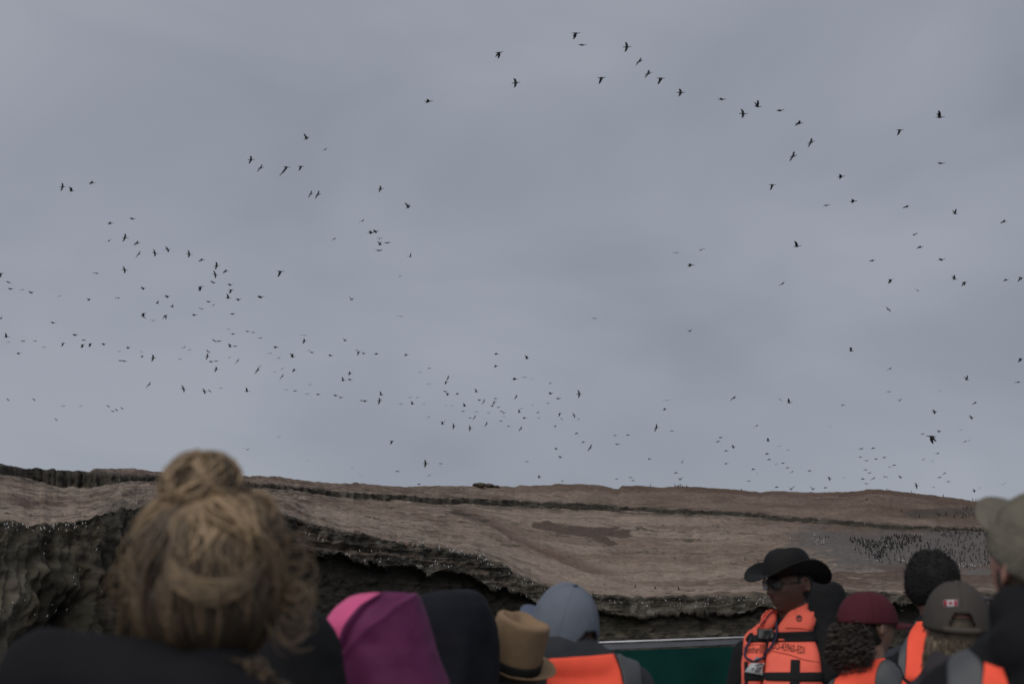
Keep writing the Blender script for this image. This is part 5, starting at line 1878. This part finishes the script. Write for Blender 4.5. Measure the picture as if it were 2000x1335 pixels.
# ---------------------------------------------------------------- grey cap with the flag
ca_ = Person('person in a grey-brown cap with a small red and white flag patch', 1868, 1224, 4.0, .96, byaw=-4, hyaw=-9, hpit=6, hroll=3, skin='fair', hh=.76, voxel=.010)
gcap = cloth('grey_brown_cap_cloth', (.055, .0485, .044), bump=.6, bs=160, bd=.0015, var=.08)
cap = cap_dome(ca_, gcap, z0=.0, back=-.004, r=(.092, .114, .126), arch=(2, 7, 22), lumps=.010)
cap_visor(ca_, gcap, cap, z0=.002, length=.07, r=(.092, .114))
ca_.add('button', *ellipsoid((0, -.006, .128), (.011, .011, .006), 14), gcap, ca_.H, parent=cap)
strap = [ca_.H @ Vector((math.sin(a) * .0945, -math.cos(a) * .1165 - .006, .006)) for a in [R(-34 + 68 * k / 12) for k in range(13)]]
V, F = [], []
for p in strap:
    for dz in (-.011, .004):
        V.append(p + Vector((0, -.002, dz)))
F = [(2 * k, 2 * k + 2, 2 * k + 3, 2 * k + 1) for k in range(12)]
ca_.add('strap', V, F, cloth('faded_strap_cloth', (.070, .060, .050), bump=.3), solid=.003, off=0, parent=cap)
cb = ca_.bvh_of(cap)
fx, fy, fw_, fh_ = 1857.5, 1178.2, 26.0, 12.6
white_p = cloth('white_patch_thread', (.46, .44, .46), bump=.3, bs=400, bd=.0006)
red_p = cloth('red_patch_thread', (.26, .022, .040), bump=.3, bs=400, bd=.0006)
pt = ca_.patch('flag_patch', [(fx - fw_ / 2, fy - fh_ / 2), (fx - fw_ / 2, fy + fh_ / 2)], [(fx + fw_ / 2, fy - fh_ / 2), (fx + fw_ / 2, fy + fh_ / 2)], white_p, off=.0036, nu=8, nv=4, thick=.001, bvh=cb, parent=cap)
for x0, x1 in ((-12.2, -6.6), (6.6, 12.2)):
    ca_.patch('flag_bar', [(fx + x0, fy - 5.5), (fx + x0, fy + 5.5)], [(fx + x1, fy - 5.5), (fx + x1, fy + 5.5)], red_p, off=.0045, nu=4, nv=4, thick=.0006, bvh=cb, parent=cap)
leaf = [(0, 5), (.9, 3.3), (2, 3.8), (1.6, 1.4), (3, 2.6), (3.4, 1.9), (5, 2.1), (4.4, .7), (5, .2), (2.4, -1.9), (2.8, -2.8), (.4, -2.5), (.4, -5), (-.4, -5), (-.4, -2.5), (-2.8, -2.8), (-2.4, -1.9), (-5, .2), (-4.4, .7), (-5, 2.1), (-3.4, 1.9), (-3, 2.6), (-1.6, 1.4), (-2, 3.8), (-.9, 3.3)]
V = [ca_.cast(fx, fy, .0048, cb)[0]] + [ca_.cast(fx + x * .92, fy - y * .92, .0048, cb)[0] for x, y in leaf]
ca_.add('flag_leaf', V, [(0, k + 1, (k + 1) % len(leaf) + 1) for k in range(len(leaf))], red_p, smooth=False, parent=cap, recalc=False)
V, F = ellipsoid((0, -.016, -.02), (.080, .095, .095), 30)
hr_ = ca_.add('hair', V, F, material('ash_hair_core', (.070, .055, .040), rough=.7, var=.5, vscale=50, bump=.6, bscale=120, bdist=.004), ca_.H)
paths = []
for i in range(420):
    lon = U(-1.5, 1.3)
    z0 = U(-.06, -.02)
    ph = U(0, 6)
    pts = [ca_.H @ (Vector((math.sin(lon) * .086, -math.cos(lon) * .104 - .012, 0)) * (1 + .06 * math.sin(f * 8 + ph)) + Vector((.012 * f * math.sin(lon) + .004 * math.sin(f * 9 + ph), 0, z0 - .075 * f))) for f in [k / 9 for k in range(10)]]
    c = U(.6, 1.9) * (1.5 if lon < -.7 else 1)
    paths.append((pts, U(.0011, .0024), (.085 * c, .066 * c, .046 * c), (1, .35)))
locks(ca_, 'hair_locks', paths, hair_mat, 4, hr_)
sg = []
for a, b_ in (((.092, .0, .085), (.103, .02, .045)), ((.103, .02, .045), (.099, .065, .040)), ((.092, .0, .085), (.088, .065, .080)), ((.088, .065, .080), (.099, .065, .040))):
    sg.append(capsule(a, b_, .0045, .004, 8))
ca_.add('sunglasses', *merge(sg), frame, ca_.H)
ca_.jacket(cloth('grey_mauve_fleece', (.036, .031, .035), bump=.5), bulk=.026, voxel=.010, extra=[capsule((-.07, -.05, .63), (.07, -.05, .63), .052, .052), capsule((-.05, -.02, .66), (.05, -.02, .66), .05, .05)])
bench_under(ca_)

# ---------------------------------------------------------------- khaki cap at the right edge
kh = Person('person in a crumpled khaki cap, black jacket and orange vest, cut by the right edge', 2030, 1105, 2.6, 1.0, byaw=6, hyaw=15, hpit=25, hroll=0, skin='fair', hh=.745, voxel=.0065)
khaki = cloth('khaki_cap_cloth', (.124, .112, .088), bump=.8, bs=45, bd=.008, var=.14)
cap = cap_dome(kh, khaki, z0=.030, back=-.036, r=(.094, .114, .100), name='cap', lumps=.055)
cap_visor(kh, khaki, cap, z0=.060, length=.072, droop=.26, tilt=-.10, r=(.094, .111), width=64)
V, F = ellipsoid((0, -.018, -.002), (.080, .094, .10), 30)
kh.add('hair', V, F, material('short_brown_hair', (.050, .036, .028), rough=.8, var=.5, vscale=80, bump=.6, bscale=200, bdist=.003), kh.H)
kh.jacket(black_cloth, bulk=.03, voxel=.009, width=-.006, extra=[capsule((-.09, -.075, .60), (.10, -.08, .60), .062, .062), capsule((-.075, -.035, .655), (.08, -.04, .655), .056, .056), capsule((-.06, -.10, .53), (.07, -.10, .53), .07, .07)])
v11 = kh.patch('vest', [(1923, 1299), (1919, 1335), (1916, 1390)], [(1962, 1302), (1972, 1335), (1980, 1390)], orange, off=.010, nu=12, nv=12)
kh.patch('reflective_band', [(1865, 1254), (1857, 1262), (1854, 1300), (1853, 1390)], [(1869, 1256), (1886, 1272), (1923, 1299), (1917, 1390)], band_grey, off=.010, parent=v11, nu=14, nv=18)
bench_under(kh)
